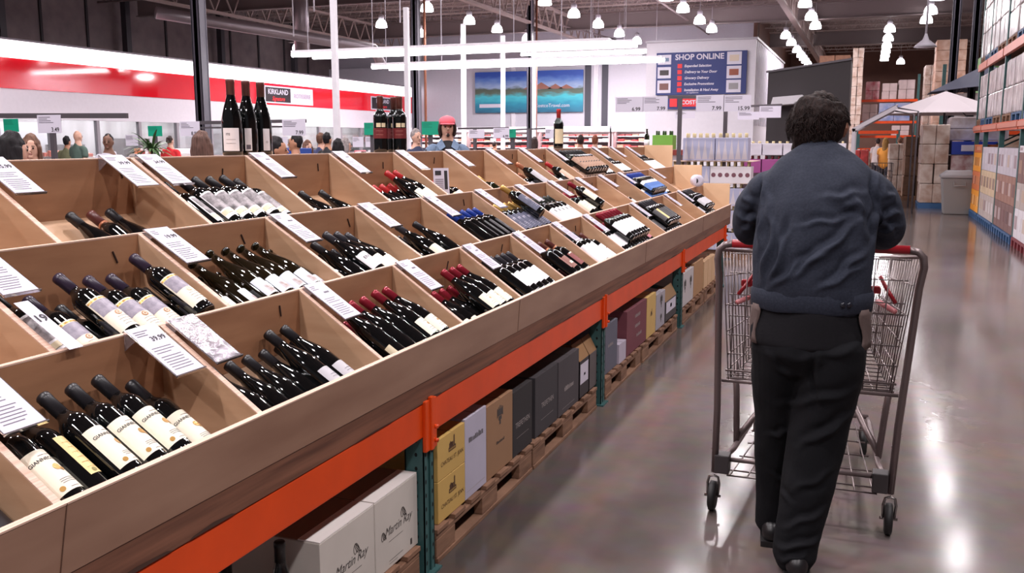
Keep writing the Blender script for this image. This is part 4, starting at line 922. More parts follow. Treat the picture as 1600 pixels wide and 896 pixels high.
# ================================================================ PRICE CARDS
def card(row, y, price, what, glare=False):
    s, d, n = step(row); b, zb = RAIL[row + 1]
    o = Vector((b + .006, y, zb + .012)); Y = Vector((0, 1, 0))
    t = thing('price_card', what, 'price card', (o.x - .08, y, zb - .06), group='price cards on the bin dividers')
    def P(u, v, w): return o + Y * u - d * v + n * w
    m = MB(); L = .185; Wd = .10
    m.hexa([P(-.003, -.002, -.002), P(Wd + .003, -.002, -.002), P(Wd + .003, L + .003, -.002), P(-.003, L + .003, -.002), P(-.003, -.002, 0), P(Wd + .003, -.002, 0), P(Wd + .003, L + .003, 0), P(-.003, L + .003, 0)])
    m.hexa([P(-.003, L, -.003), P(Wd + .003, L, -.003), P(Wd + .003, L + .004, -.003), P(-.003, L + .004, -.003), P(-.003, L, .004), P(Wd + .003, L, .004), P(Wd + .003, L + .004, .004), P(-.003, L + .004, .004)])
    h = m.build('holder', acrylic, t)
    V = [P(0, -.002, -.003), P(.0, .04, -.003), P(.0, -.002, -.003) + Vector((0, 0, -.05))]
    V2 = [v - Y * .002 for v in V]
    MB().add(V + V2, [(0, 1, 2), (5, 4, 3), (0, 3, 4, 1), (1, 4, 5, 2), (2, 5, 3, 0)]).build('bracket', acrylic, t)
    pm = card_paper if not glare else M('foil_card', (150, 144, 152), .24, metal=.85, bump=.5, vscale=30)
    m = MB(); m.hexa([P(0, 0, .0003), P(Wd, 0, .0003), P(Wd, L, .0003), P(0, L, .0003), P(0, 0, .0010), P(Wd, 0, .0010), P(Wd, L, .0010), P(0, L, .0010)])
    m.build('paper', pm, t)
    if glare: return t
    up = d; R_ = Y; rq = random.Random(int(y * 100) + row)
    m = MB()
    if price: put_text(m, price, .023, P(.066, .050, .0014), R_, up, bold=.0007)
    else: quad(m, P(.05, .052, .0014), R_, up, .0, .03, -.004, .004)
    m.build('price_lettering', ink if price else grey_ink, t)
    m = MB()
    for k in range(3): quad(m, P(0, .016 + k * .008, .0014), R_, up, .01, .01 + rq.uniform(.02, .05), -.0014, .0014)
    for k in range(9):
        w_ = rq.uniform(.05, .075); quad(m, P(0, .082 + k * .0095 + (.006 if k > 2 else 0), .0014), R_, up, .012, .012 + w_, -.0012, .0012)
    m.build('fine_print', grey_ink, t)
    return t
RN = ['front', 'middle', 'top']; prices = {(0, 0): None, (1, 0): '17.99', (2, 0): '35.99', (2, 1): '34.99', (1, 1): '19.99'}
binname = {0: ['cream labels with gold emblem', 'slim black bottles', 'maroon caps with a cream pair', 'maroon caps with cream block', 'charcoal caps with white labels', 'copper labels', 'tall white labels', 'red caps with white block', 'charcoal caps and straw label', 'empty wide bin', 'narrow empty bin', 'grey labels at the far end', 'grey labels at the far end']}
for row in range(3):
    for k, y in enumerate(DIV[row]):
        if k < 2: continue
        kk = k - 2
        if (row, kk) == (0, 1):
            card(0, y + .012, None, 'glaring foil-like card holder on the first front divider, beside the 39.99 card', True)
            card(0, y - .138, '39.99', 'white price card reading 39.99 over the bin of big cream labels'); continue
        if (row, kk) == (2, 1): card(2, y - .155, '39.99', 'price card reading 39.99 on the back rail, left of two side by side')
        pr_ = prices.get((row, kk))
        card(row, y + .012, pr_, 'price card %son the %s row divider, %s' % (('reading ' + pr_ + ' ') if pr_ else '', RN[row], (ORD[kk] + ' from the left') if kk < 14 else 'far right'))
# leftmost middle and front cards belong to dividers cut by the frame
# small standing card in the fifth top bin and a loose tag in the nearest middle bin
t = thing('standing_card', 'small upright product card with black print and a bar, standing in the fifth top bin', 'card', (-2.22, 4.78, 1.2))
T_ = Matrix.Translation((-2.25, 4.80, 1.235)) @ Matrix.Rotation(math.radians(40), 4, 'Z') @ Matrix.Rotation(math.radians(-8), 4, 'X')
MB().box(-.045, .045, -.002, .002, 0, .17, T_).build('card', paper, t)
m = MB(); m.box(-.035, .0, -.0035, -.002, .13, .155, T_); m.box(.018, .036, -.0035, -.002, .05, .155, T_); m.box(-.03, -.01, -.0035, -.002, .02, .035, T_); m.build('print', ink, t)
m = MB()
for k in range(6): m.box(-.035, .012, -.0035, -.002, .05 + k * .011, .053 + k * .011, T_)
m.build('fine_print', grey_ink, t)
s_, d_, n_ = step(1)
t = thing('paper_tag', 'loose paper tag reading 19 leaning on the left divider of the nearest middle bin', 'tag', (-1.76, 1.6, 1.0))
o = Vector((-1.735, 1.598, .985)) + d_ * .155 + n_ * .098
m = MB(); quad(m, o, (0, 1, 0), d_, -.005, .035, -.14, .05); pm_ = m.build('paper', paper, t)
pm_.modifiers.new('th', 'SOLIDIFY').thickness = .001
m = MB(); put_text(m, '19', .035, o + n_ * .0012 + Vector((0, .015, 0)) - d_ * .02, (0, 1, 0), d_, bold=.0008); m.build('lettering', ink, t)
# tape roll on the far rail
t = thing('paper_roll', 'white roll lying on the far end of the front divider rail', 'roll', (-1.71, 10.0, 1.08))
MB().lathe([(.03, -.045), (.062, -.045), (.064, -.04), (.064, .04), (.062, .045), (.03, .045)], 20, Matrix.Translation((-1.70, 10.05, 1.14)) @ Matrix.Rotation(PI / 2, 4, 'X') @ Matrix.Rotation(.5, 4, 'Y')).build('paper', paper, t)
MB().tube([(-1.71, 10.0 - .0, 1.14), (-1.71, 10.098, 1.14)], .03, 12).build('core', ink, t)

# ================================================================ SHOPPING CART
cart = thing('shopping_cart', 'large grey wire shopping cart with red handle pushed by the man', 'shopping cart', (-.195, 3.82, 0))
CO = Vector((-.195, 3.82, 0))
def cp(x, y, z): return CO + Vector((x + .028 * z, y, z))
frame_m = M('cart_frame_grey', (118, 104, 104), .35, metal=.55); wire_m = M('cart_wire', (130, 118, 118), .3, metal=.7); red_p = M('cart_red_plastic', (150, 30, 40), .3); pink_p = M('cart_pink_plastic', (214, 130, 134), .35)
for s in (-1, 1):
    # rear upright from caster to handle corner
    pts = [cp(s * .345, 0, .17), cp(s * .35, -.005, .45), cp(s * .375, -.015, 1.0), cp(s * .385, -.02, 1.08), cp(s * .38, -.02, 1.118), cp(s * .36, -.02, 1.138), cp(s * .32, -.02, 1.145)]
    MB().tube(pts, .0145, 10).build('upright', frame_m, cart)
    MB().tube([cp(s * .33, .0, .22), cp(s * .30, .25, .2), cp(s * .265, .9, .19), cp(s * .255, 1.0, .19)], .013, 8).build('base_tube', frame_m, cart)
    MB().tube([cp(s * .325, .33, .57), cp(s * .312, .33, .42), cp(s * .30, .34, .2)], .014, 8).build('support_tube', frame_m, cart)
    MB().tube([cp(s * .30, .34, .22), cp(s * .24, .42, .30), cp(s * .17, .62, .385), cp(s * .12, .72, .39), cp(0, .74, .39)], .014, 8).build('cross_brace', frame_m, cart)
    m = MB(); m.box(CO.x + s * .31 - .03, CO.x + s * .31 + .03, 3.82 - .02, 3.82 + .05, .17, .25); m.build('tray_bracket', M('bracket_dark', (60, 54, 56), .5), cart, bevel=.004)
MB().tube([cp(-.33, -.02, 1.145), cp(.33, -.02, 1.145)], .017, 12).build('handle', red_p, cart)
# casters
def caster(x, y, lab):
    c = MB(); c.tube([cp(x, y, .15), cp(x, y, .18)], .014, 8)
    f = MB()
    f.tube([cp(x - .021, y, .062), cp(x - .024, y, .12), cp(x - .018, y, .148), cp(x, y, .155), cp(x + .018, y, .148), cp(x + .024, y, .12), cp(x + .021, y, .062)], .0055, 8)
    k = f.build('caster_fork', M('fork_chrome', (150, 144, 144), .25, metal=.9), cart)
    w = MB(); w.lathe([(.01, -.016), (.05, -.016), (.0615, -.012), (.064, 0), (.0615, .012), (.05, .016), (.01, .016)], 24, Matrix.Translation(cp(x, y, .064)) @ Matrix.Rotation(PI / 2, 4, 'Y'))
    w.build('wheel', rubber, k)
    b = MB(); b.tube([cp(x - .034, y, .064), cp(x + .034, y, .064)], .006, 8); b.build('axle', M('fork_chrome', (150, 144, 144), .25), k)
caster(-.347, 0, 'left rear'); caster(.347, 0, 'right rear'); caster(-.262, .98, 'left front'); caster(.25, .98, 'right front')
# basket wires
def lerp(a, b, t): return a + (b - a) * t
RB = dict(x=.335, zb=.565, zt=1.115, y=.02); FB = dict(x=.245, zb=.60, zt=1.0, y=.98)
def sidep(s, t, h):   # t along the side, h height fraction
    zb = lerp(RB['zb'], FB['zb'], t); zt = lerp(RB['zt'], FB['zt'], t); xx = lerp(RB['x'] - .02 + .055 * h, FB['x'] - .03 + .03 * h, t)
    return cp(s * xx, lerp(RB['y'], FB['y'], t), lerp(zb, zt, h))
wr = .0026
for s in (-1, 1):
    m = MB()
    for k in range(19): t_ = k / 18; m.tube([sidep(s, t_, 0), sidep(s, t_, 1)], wr, 6)
    for h in (0, .09, .2, .38, .58, .8): m.tube([sidep(s, 0, h), sidep(s, 1, h)], wr, 6)
    m.build('basket_side', wire_m, cart)
    MB().tube([sidep(s, -.01, 1), sidep(s, 1, 1)], .007, 8).build('rim', frame_m, cart)
m = MB()
for k in range(9): x = -.24 + .06 * k; m.tube([cp(x * .93, .98, FB['zb']), cp(x, .98, FB['zt'])], wr, 6)
for h in (0, .2, .4, .6, .8, 1): m.tube([sidep(-1, 1, h), sidep(1, 1, h)], wr, 6)
m.build('basket_front', wire_m, cart)
m = MB()
for k in range(11): x = k / 10 * 2 - 1; m.tube([cp(x * (RB['x'] - .02), RB['y'], RB['zb']), cp(x * (FB['x'] - .03), FB['y'], FB['zb'])], wr, 6)
for k in range(16): t_ = k / 15; m.tube([sidep(-1, t_, 0), sidep(1, t_, 0)], wr, 6)
m.build('basket_floor', wire_m, cart)
# rear gate, hinged at the top
m = MB()
for k in range(13): x = -.31 + k * .0517; m.tube([cp(x, .03, .575), cp(x * 1.04, .015, 1.105)], wr, 6)
for z in (.575, .59, .68, .76, .84, .885, .93, 1.02, 1.10): m.tube([cp(-.325 - (z - .57) * .03, .03, z), cp(.325 + (z - .57) * .03, .03, z)], wr * (1.5 if z in (.575, .885) else 1), 6)
m.build('rear_gate', wire_m, cart)
m = MB(); m.tube([cp(-.34, .0, .57), cp(.34, .0, .57)], .007, 8); m.tube([cp(-.33, .02, .61), cp(.33, .02, .61)], .005, 8); m.build('rear_bar', frame_m, cart)
# folded child seat
m = MB(); m.box(CO.x - .27, CO.x + .27, 3.90, 3.925, .955, .985); m.build('seat_flap_edge', red_p, cart, bevel=.006)
m = MB()
for k in range(9): x = -.24 + k * .06; m.tube([cp(x, .07, .70), cp(x, .09, .955)], wr, 6)
for z in (.70, .8, .88): m.tube([cp(-.26, .08, z), cp(.26, .08, z)], wr, 6)
m.build('seat_back', wire_m, cart)
for s in (-1, 1):
    MB().tube([cp(s * .235, .06, 1.03), cp(s * .275, .04, .965), cp(s * .30, .03, .93)], .008, 8).build('flap_latch', red_p, cart)
    MB().tube([cp(s * .235, .09, .925), cp(s * .30, .01, .90)], .011, 8).build('flap_hinge', pink_p, cart)
# lower tray
m = MB()
for k in range(9): x = k / 8 * 2 - 1; m.tube([cp(x * .285, .03, .15), cp(x * .24, .5, .155), cp(x * .2, .95, .17)], wr * 1.3, 6)
for y in (.03, .1, .3, .5, .7, .9): m.tube([cp(-.3 + y * .07, y, .15), cp(.3 - y * .07, y, .15)], wr * 1.4, 6)
m.build('lower_tray', wire_m, cart)
m = MB(); m.tube([cp(-.325, .02, .225), cp(.325, .02, .225)], .010, 8); m.tube([cp(-.26, .97, .2), cp(.26, .97, .2)], .012, 8); m.build('tray_bar', frame_m, cart)

# ================================================================ THE MAN PUSHING THE CART
skin_m = M('skin_tan', (150, 102, 82), .55, var=.05, vscale=12)
def hand(mb, wrist, palm_dir, side_dir, curl_dir, sc=1.0, thumb=1):
    """palm plus four curled fingers and a thumb, lofted"""
    w = Vector(wrist); p = Vector(palm_dir).normalized(); s = Vector(side_dir).normalized(); c = Vector(curl_dir).normalized()
    loft([tuple(w) + (.024 * sc, .019 * sc), tuple(w + p * .03 * sc) + (.032 * sc, .016 * sc), tuple(w + p * .075 * sc) + (.040 * sc, .014 * sc), tuple(w + p * .095 * sc) + (.040 * sc, .012 * sc)], 12, side=s, mb=mb)
    for k, (off, L) in enumerate(((-.030, .070), (-.010, .080), (.010, .076), (.029, .060))):
        b = w + p * .088 * sc + s * off * sc; pts = [b - p * .012 * sc]; ang = .3; q = b
        for j, f in enumerate((.45, .32, .23)):
            dr = p * math.cos(ang) + c * math.sin(ang); q2 = q + dr * L * f * sc; pts.append(q2); q = q2; ang += .85
        loft([tuple(a) + (.0088 * sc * (1 - .07 * i), .0088 * sc * (1 - .07 * i)) for i, a in enumerate(pts)], 8, side=s, mb=mb)
    b = w + p * .028 * sc - s * .026 * sc * thumb
    pts = [b, b - s * .022 * sc * thumb + p * .02 * sc + c * .012 * sc, b - s * .026 * sc * thumb + p * .045 * sc + c * .03 * sc, b - s * .018 * sc * thumb + p * .06 * sc + c * .042 * sc]
    loft([tuple(a) + (.0115 * sc - .001 * i * sc, .0105 * sc - .001 * i * sc) for i, a in enumerate(pts)], 8, side=s, mb=mb)
MX = -.165
man = fuse_body = None
bm_ = MB()
HX, HY, HZ = -.172, 3.63, 1.603           # head centre
# torso, neck, head
loft(resample([(MX, 3.46, .90, .165, .11), (MX, 3.45, 1.02, .16, .10), (MX, 3.48, 1.2, .17, .11), (MX, 3.52, 1.36, .175, .11), (MX, 3.55, 1.44, .10, .08), (MX, 3.575, 1.50, .055, .06), (HX, 3.61, 1.545, .055, .062)], 12), mb=bm_)
loft([(HX, HY - .01, HZ - .09, .05, .06), (HX, HY, HZ - .05, .068, .085), (HX, HY, HZ, .076, .096), (HX, HY - .003, HZ + .05, .07, .088), (HX, HY - .005, HZ + .085, .045, .06)], side=(1, 0, 0), mb=bm_)
loft([(HX + .004, HY + .07, HZ - .085, .028, .02), (HX + .004, HY + .085, HZ - .075, .02, .018)], 12, mb=bm_)   # chin
loft([(HX + .003, HY + .088, HZ + .005, .007, .007), (HX + .004, HY + .104, HZ - .02, .011, .010), (HX + .004, HY + .103, HZ - .028, .014, .009)], 10, mb=bm_)      # nose
for s in (-1, 1): loft([(HX + s * .083, HY - .01, HZ - .032, .008, .014), (HX + s * .092, HY - .018, HZ - .004, .010, .020), (HX + s * .090, HY - .016, HZ + .018, .008, .014)], 10, mb=bm_)
# arms and hands
for s in (-1, 1):
    sx = MX + s * .185
    loft(resample([(MX + s * .14, 3.53, 1.40, .05, .055), (sx + s * .015, 3.54, 1.36, .05, .052), (MX + s * .262, 3.60, 1.235, .042, .043), (MX + s * .25, 3.66, 1.208, .04, .04), (MX + s * .20, 3.78, 1.20, .036, .034), (MX + s * .15, 3.86, 1.19, .027, .022)], 14), 14, mb=bm_)
    hand(bm_, (MX + s * .15, 3.86, 1.19), (-s * .45, .85, -.1), (s * .85, .45, 0), (0, 0, -1), thumb=1)
# legs
loft(resample([(MX - .09, 3.47, .92, .095, .10), (MX - .10, 3.50, .72, .08, .085), (MX - .105, 3.58, .48, .055, .06), (MX - .105, 3.60, .30, .05, .052), (MX - .105, 3.64, .10, .035, .04)], 14), mb=bm_)
loft(resample([(MX + .09, 3.46, .92, .095, .10), (MX + .07, 3.46, .72, .08, .085), (MX + .04, 3.45, .48, .055, .06), (MX + .015, 3.40, .28, .05, .052), (MX + .005, 3.36, .10, .035, .04)], 14), mb=bm_)
for (fx, fy) in ((MX - .105, 3.64), (MX + .005, 3.36)): loft([(fx, fy - .04, .05, .03, .03), (fx, fy + .06, .04, .038, .03), (fx, fy + .15, .03, .035, .018)], 12, mb=bm_)
me_ = fuse(bm_, 'person', skin_m, .0065, 4)
man = bpy.data.objects.new('person', me_); COL.objects.link(man)
tag(man, 'man seen from behind in a navy jacket and black trousers leaning on the shopping cart', 'person')
# jacket
def P2(px, py, Y=3.33):
    p = at(px, py, Y); return (p.x, p.z)
def creases(co, nr, spec, back=True):
    d = np.zeros(len(co)); f = np.clip(-nr[:, 1] * 1.6, 0, 1) if back else 1.0
    for (p, q, w, amp) in spec:
        a = np.array(P2(*p)); b = np.array(P2(*q)); ab = b - a; c = co[:, [0, 2]]; t = np.clip(((c - a) @ ab) / (ab @ ab), 0, 1)
        r = c - (a + t[:, None] * ab); wob = .5 * w * np.sin(t * 9 + a[0] * 40); n_ = np.array([-ab[1], ab[0]]) / np.linalg.norm(ab)
        s_ = r @ n_ - wob; al = np.linalg.norm(r - np.outer(r @ n_, n_), axis=1)
        g = np.exp(-(s_ / w) ** 2) - .6 * np.exp(-((s_ - 1.7 * w) / (1.3 * w)) ** 2)
        d += amp * g * np.exp(-(al / (2 * w)) ** 2) * np.sin(np.pi * (t * .84 + .08)) * f
    return d
def jacket_disp(co, nr):
    d = nz(co, (5, 5, 4), 2.2) * .012 + nz(co, (16, 16, 9), 5.1) * .007
    seam = [((1182, 275), (1181, 330), .007, -.020), ((1181, 325), (1176, 384), .008, -.022), ((1360, 272), (1367, 330), .007, -.020), ((1367, 325), (1361, 386), .008, -.022)]
    rid = [((1188, 440), (1212, 345), .011, .016), ((1200, 450), (1236, 360), .011, .015), ((1205, 452), (1262, 400), .010, .013), ((1238, 432), (1300, 385), .012, .017), ((1262, 412), (1338, 352), .013, .018), ((1300, 440), (1352, 395), .011, .014),
           ((1285, 312), (1345, 306), .012, .014), ((1310, 326), (1352, 340), .012, -.014), ((1250, 352), (1322, 344), .010, .010), ((1222, 330), (1216, 430), .012, .010), ((1280, 452), (1345, 420), .010, .012), ((1192, 300), (1205, 360), .012, .008), ((1330, 300), (1356, 380), .012, .012),
           ((1145, 300), (1168, 330), .012, .012), ((1140, 345), (1172, 352), .011, .014), ((1150, 372), (1176, 340), .011, .012), ((1378, 300), (1402, 320), .012, .012), ((1372, 345), (1412, 338), .011, .013), ((1368, 330), (1398, 378), .012, .014), ((1376, 372), (1410, 360), .010, .010)]
    return d + creases(co, nr, seam + rid)
j = MB()
loft(resample([(MX, 3.45, .985, .198, .135), (MX, 3.44, 1.05, .203, .14), (MX, 3.455, 1.16, .206, .145), (MX, 3.48, 1.28, .208, .145), (MX, 3.515, 1.37, .212, .125), (MX - .002, 3.535, 1.42, .205, .11), (MX - .002, 3.55, 1.45, .182, .095), (MX - .003, 3.57, 1.48, .135, .085), (HX, 3.585, 1.505, .092, .08), (HX, 3.595, 1.515, .078, .075)], 22), 28, mb=j)
for s in (-1, 1):
    loft(resample([(MX + s * .12, 3.53, 1.41, .052, .07), (MX + s * .182, 3.535, 1.40, .058, .075), (MX + s * .226, 3.55, 1.335, .062, .078), (MX + s * .247, 3.585, 1.255, .062, .076), (MX + s * .245, 3.64, 1.222, .062, .066), (MX + s * .225, 3.72, 1.212, .056, .056), (MX + s * .19, 3.82, 1.205, .05, .046), (MX + s * .165, 3.865, 1.20, .04, .036)], 18), 20, mb=j)
jm = M('navy_twill', (45, 49, 62), .85, rgb2=(37, 41, 53), vscale=120, bump=.12, spec=.25)
jo = bpy.data.objects.new('jacket', fuse(j, 'jacket', jm, .0065, 4, jacket_disp)); fin(jo, man, False)
# collar and waistband
m = MB()
m.lathe([(.079, -.03), (.089, -.028), (.086, .006), (.081, .013), (.072, .011), (.07, -.02)], 28, Matrix.Translation((HX, 3.592, 1.505)) @ Matrix.Rotation(-.25, 4, 'X'))
m.build('collar', jm, man, world=False)
def wb_pt(a, z, r=1.0): return (MX + .204 * r * math.cos(a), 3.45 + .14 * r * math.sin(a), z)
m = MB(); n = 40; V = []; Fc = []
for (z, r) in ((.960, .99), (.966, 1.02), (1.0, 1.035), (1.028, 1.03), (1.034, 1.0)):
    for k in range(n): V.append(wb_pt(2 * PI * k / n, z + .003 * math.sin(k * .9), r))
for i in range(4):
    for k in range(n): Fc.append((i * n + k, i * n + (k + 1) % n, (i + 1) * n + (k + 1) % n, (i + 1) * n + k))
m.add(V, Fc, True); wbo = m.build('waistband', jm, man, world=False)
m = MB()
for a in (-1.02, -.90): p = Vector(wb_pt(a, .998, 1.045)); nrm = Vector((math.cos(a) / .204, math.sin(a) / .14, 0)).normalized(); m.lathe([(.002, 0), (.009, 0), (.009, .003), (.002, .004)], 12, Matrix.Translation(p) @ nrm.to_track_quat('Z', 'Y').to_matrix().to_4x4())
m.build('button', M('button_dark', (30, 32, 42), .3), wbo)
# shirt tail with taupe side panels
def tail_disp(co, nr): return nz(co, (7, 7, 5), 3.3) * .010 + np.sin(co[:, 0] * 25 + co[:, 2] * 18) * .003
m = MB(); loft(resample([(MX, 3.455, .835, .203, .146), (MX, 3.455, .90, .200, .142), (MX, 3.455, .98, .196, .135)], 6), 28, mb=m)
to = bpy.data.objects.new('shirt_tail', fuse(m, 'shirt_tail', M('black_shirt', (26, 25, 29), .9, bump=.1, vscale=90, spec=.2), .009, 3, tail_disp)); fin(to, man, False)
tp = M('taupe_fleece', (92, 76, 73), .9, bump=.2, vscale=60)
for s in (-1, 1):
    m = MB(); a0 = -PI / 2 + s * 1.0; a1 = -PI / 2 + s * 1.7; V = []; Fc = []; N = 8
    for i in range(N + 1):
        for jx in range(7):
            a = a0 + (a1 - a0) * i / N + s * .06 * math.sin(jx * .9); z = .832 + jx * .024; V.append((MX + (.2085 + .003 * math.sin(i + jx)) * math.cos(a), 3.455 + (.152 + .003 * math.sin(i * 2)) * math.sin(a), z))
    for i in range(N):
        for jx in range(6): q = i * 7 + jx; Fc.append((q, q + 7, q + 8, q + 1) if s > 0 else (q, q + 1, q + 8, q + 7))
    m.add(V, Fc, True); ob = m.build('lining_panel', tp, man, world=False); so = ob.modifiers.new('s', 'SOLIDIFY'); so.thickness = .004; so.offset = -1
# trousers
def tr_disp(co, nr):
    d = nz(co, (7, 7, 3.5), 6.2) * .012 + nz(co, (18, 18, 12), 1.1) * .004
    rid = [((1225, 640), (1330, 612), .014, .014), ((1262, 690), (1335, 655), .013, .016), ((1250, 700), (1300, 672), .011, .012), ((1225, 820), (1290, 800), .012, .014), ((1215, 850), (1285, 842), .011, .016), ((1220, 868), (1262, 858), .009, .012), ((1250, 560), (1345, 545), .012, .010), ((1200, 560), (1240, 600), .012, .010),
           ((1200, 770), (1232, 782), .010, .012), ((1198, 700), (1228, 690), .011, .010), ((1268, 540), (1272, 640), .010, -.014), ((1300, 740), (1240, 765), .012, .010)]
    return d + creases(co, nr, rid)
tr = MB()
loft(resample([(MX - .0, 3.455, .80, .205, .145), (MX, 3.455, .92, .19, .125)], 4), 28, mb=tr)
loft(resample([(MX - .092, 3.47, .84, .115, .135), (MX - .098, 3.49, .70, .105, .118), (MX - .106, 3.535, .54, .088, .095), (MX - .110, 3.585, .38, .080, .085), (MX - .108, 3.615, .22, .074, .078), (MX - .105, 3.63, .09, .072, .078), (MX - .105, 3.635, .06, .07, .078)], 16), 24, mb=tr)
loft(resample([(MX + .088, 3.455, .84, .118, .138), (MX + .076, 3.455, .70, .120, .128), (MX + .055, 3.445, .54, .106, .108), (MX + .032, 3.415, .38, .094, .095), (MX + .010, 3.385, .22, .087, .088), (MX - .003, 3.36, .10, .08, .088), (MX - .006, 3.355, .055, .078, .09)], 16), 24, mb=tr)
tro = bpy.data.objects.new('trousers', fuse(tr, 'trousers', M('black_trousers', (17, 17, 21), .9, bump=.1, vscale=80, spec=.2), .0075, 4, tr_disp)); fin(tro, man, False)
# shoes
shm = M('black_shoe', (26, 24, 27), .4)
def shoe(x, y, rx, yaw, lab):
    m = MB(); T = Matrix.Translation((x, y, 0)) @ Matrix.Rotation(yaw, 4, 'Z') @ Matrix.Rotation(rx, 4, 'X')
    mm = MB(); loft([(0, -.085, .05, .038, .042), (0, -.03, .055, .042, .045), (0, .06, .048, .048, .04), (0, .14, .035, .048, .026), (0, .19, .028, .035, .016)], 18, mb=mm)
    m.add(mm.v, mm.f, True, T); up = m.build('shoe', shm, man, world=False)
    s = MB(); V = []; Fc = []; P = [(-.04, -.11), (.04, -.11), (.046, -.03), (.052, .07), (.05, .15), (.03, .205), (-.03, .205), (-.05, .15), (-.052, .07), (-.046, -.03)]; n = len(P)
    for z in (.0, .022): V += [(a, b, z) for a, b in P]
    Fc = [tuple(range(n))[::-1], tuple(range(n, 2 * n))] + [(k, (k + 1) % n, n + (k + 1) % n, n + k) for k in range(n)]
    s.add(V, Fc, False, T); s.build('sole', rubber, up)
shoe(MX + .0, 3.36, 0, .08, 'right'); shoe(MX - .108, 3.63, .0, .05, 'left')
# hair
def hair_disp(co, nr):
    return nz(co, (18, 18, 14), 1.3) * .012 + nz(co, (55, 55, 30), 4.3) * .006
h = MB(); HL = HX - .010
loft([(HL - .004, HY - .045, HZ - .115, .060, .035), (HL - .010, HY - .035, HZ - .07, .076, .058), (HL - .006, HY - .024, HZ - .015, .092, .086), (HX - .002, HY - .012, HZ + .035, .104, .103), (HX - .002, HY + .0, HZ + .075, .088, .092), (HX + .002, HY + .003, HZ + .086, .062, .066)], 26, mb=h)
hm = M('dark_brown_hair', (44, 29, 26), .75, rgb2=(24, 16, 16), vscale=90, bump=.8, stretch=(1, 1, .4), spec=.25)
fin(bpy.data.objects.new('hair', fuse(h, 'hair', hm, .006, 2, hair_disp)), man, False)
m = MB(); rq = random.Random(2)     # loose strands breaking the outline
for k in range(1500):
    th = rq.uniform(0, 2 * PI); ph = math.acos(rq.uniform(-.85, 1)); st_ = math.sin(ph)
    if (math.sin(th) * st_ > .35 and math.cos(ph) < .5) or (math.cos(th) * st_ > .72 and -.6 < math.cos(ph) < .25): continue
    wz = .112 if math.cos(ph) > 0 else .125; wx = (.103 if math.cos(ph) > -.2 else .088)
    b = Vector((HX - .006 + st_ * math.cos(th) * wx, HY - .014 + st_ * math.sin(th) * .1, HZ + .002 + math.cos(ph) * wz)); dn = Vector((st_ * math.cos(th), st_ * math.sin(th), math.cos(ph)))
    sd = (Vector((rq.uniform(-1, 1), rq.uniform(-.6, .6), -1.2)) - dn * 0).normalized(); sd = (sd - dn * sd.dot(dn)).normalized(); w2 = dn.cross(sd) * rq.uniform(-.012, .012); L = rq.uniform(.018, .04)
    m.tube([b - dn * .008, b + dn * .004 + sd * L * .3, b + dn * (.006) + sd * L * .65 + w2 * .6, b + dn * rq.uniform(.0, .010) + sd * L + w2 * 1.5], [.0016, .0015, .0011, .0004], 4)
m.build('loose_strands', hm, man, world=False)
# face features
m = MB()
for s in (-1, 1): m.lathe([(.001, -.006), (.008, -.004), (.0095, 0), (.008, .004), (.001, .006)], 10, Matrix.Translation((HX + s * .03, HY + .092, HZ + .0)) @ Matrix.Rotation(PI / 2, 4, 'X'))
m.build('eyes', M('eye_dark', (40, 30, 28), .2), man, world=False)
m = MB()
for s in (-1, 1): m.tube([(HX + s * .046, HY + .082, HZ + .018), (HX + s * .03, HY + .093, HZ + .023), (HX + s * .014, HY + .095, HZ + .019)], .0035, 6)
m.build('eyebrows', hm, man, world=False)
MB().tube([(HX - .02, HY + .090, HZ - .054), (HX, HY + .0945, HZ - .055), (HX + .022, HY + .090, HZ - .054)], .0042, 8).build('mouth', M('lip', (146, 82, 78), .4), man, world=False)
# ================================================================ OTHER SHOPPERS
pb = MB()
loft(resample([(0, 0, .88, .16, .10), (0, 0, 1.02, .145, .10), (0, .0, 1.2, .16, .11), (0, .0, 1.38, .17, .10), (0, .01, 1.44, .10, .075), (0, .012, 1.5, .052, .055), (0, 0, 1.56, .052, .055)], 12), mb=pb)
loft([(0, -.008, 1.535, .045, .055), (0, -.005, 1.575, .062, .078), (0, 0, 1.63, .072, .09), (0, .006, 1.69, .068, .084), (0, .01, 1.72, .045, .055)], 18, mb=pb)
loft([(0, -.075, 1.54, .022, .016), (0, -.085, 1.55, .018, .014)], 10, mb=pb)
loft([(0, -.086, 1.64, .007, .007), (0, -.106, 1.605, .013, .012)], 10, mb=pb)
for s in (-1, 1):
    loft([(s * .075, .008, 1.60, .006, .012), (s * .08, .01, 1.63, .008, .017), (s * .077, .008, 1.65, .006, .01)], 8, mb=pb)
    loft(resample([(s * .14, .0, 1.41, .045, .05), (s * .185, .0, 1.37, .047, .05), (s * .215, .01, 1.12, .036, .04), (s * .215, -.02, 1.05, .034, .036), (s * .21, -.10, .86, .024, .024)], 12), 12, mb=pb)
    hand(pb, (s * .21, -.10, .86), (0, -.15, -1), (0, 1, 0), (-s, 0, 0), thumb=1)
    loft(resample([(s * .085, 0, .92, .09, .10), (s * .09, 0, .72, .075, .08), (s * .09, .0, .48, .052, .056), (s * .09, .01, .28, .05, .052), (s * .09, .02, .09, .034, .038)], 12), 14, mb=pb)
    loft([(s * .095, .04, .045, .03, .03), (s * .1, -.06, .04, .038, .028), (s * .105, -.14, .03, .034, .018)], 10, mb=pb)
body_me = fuse(pb, 'person', skin_m, .011, 3)
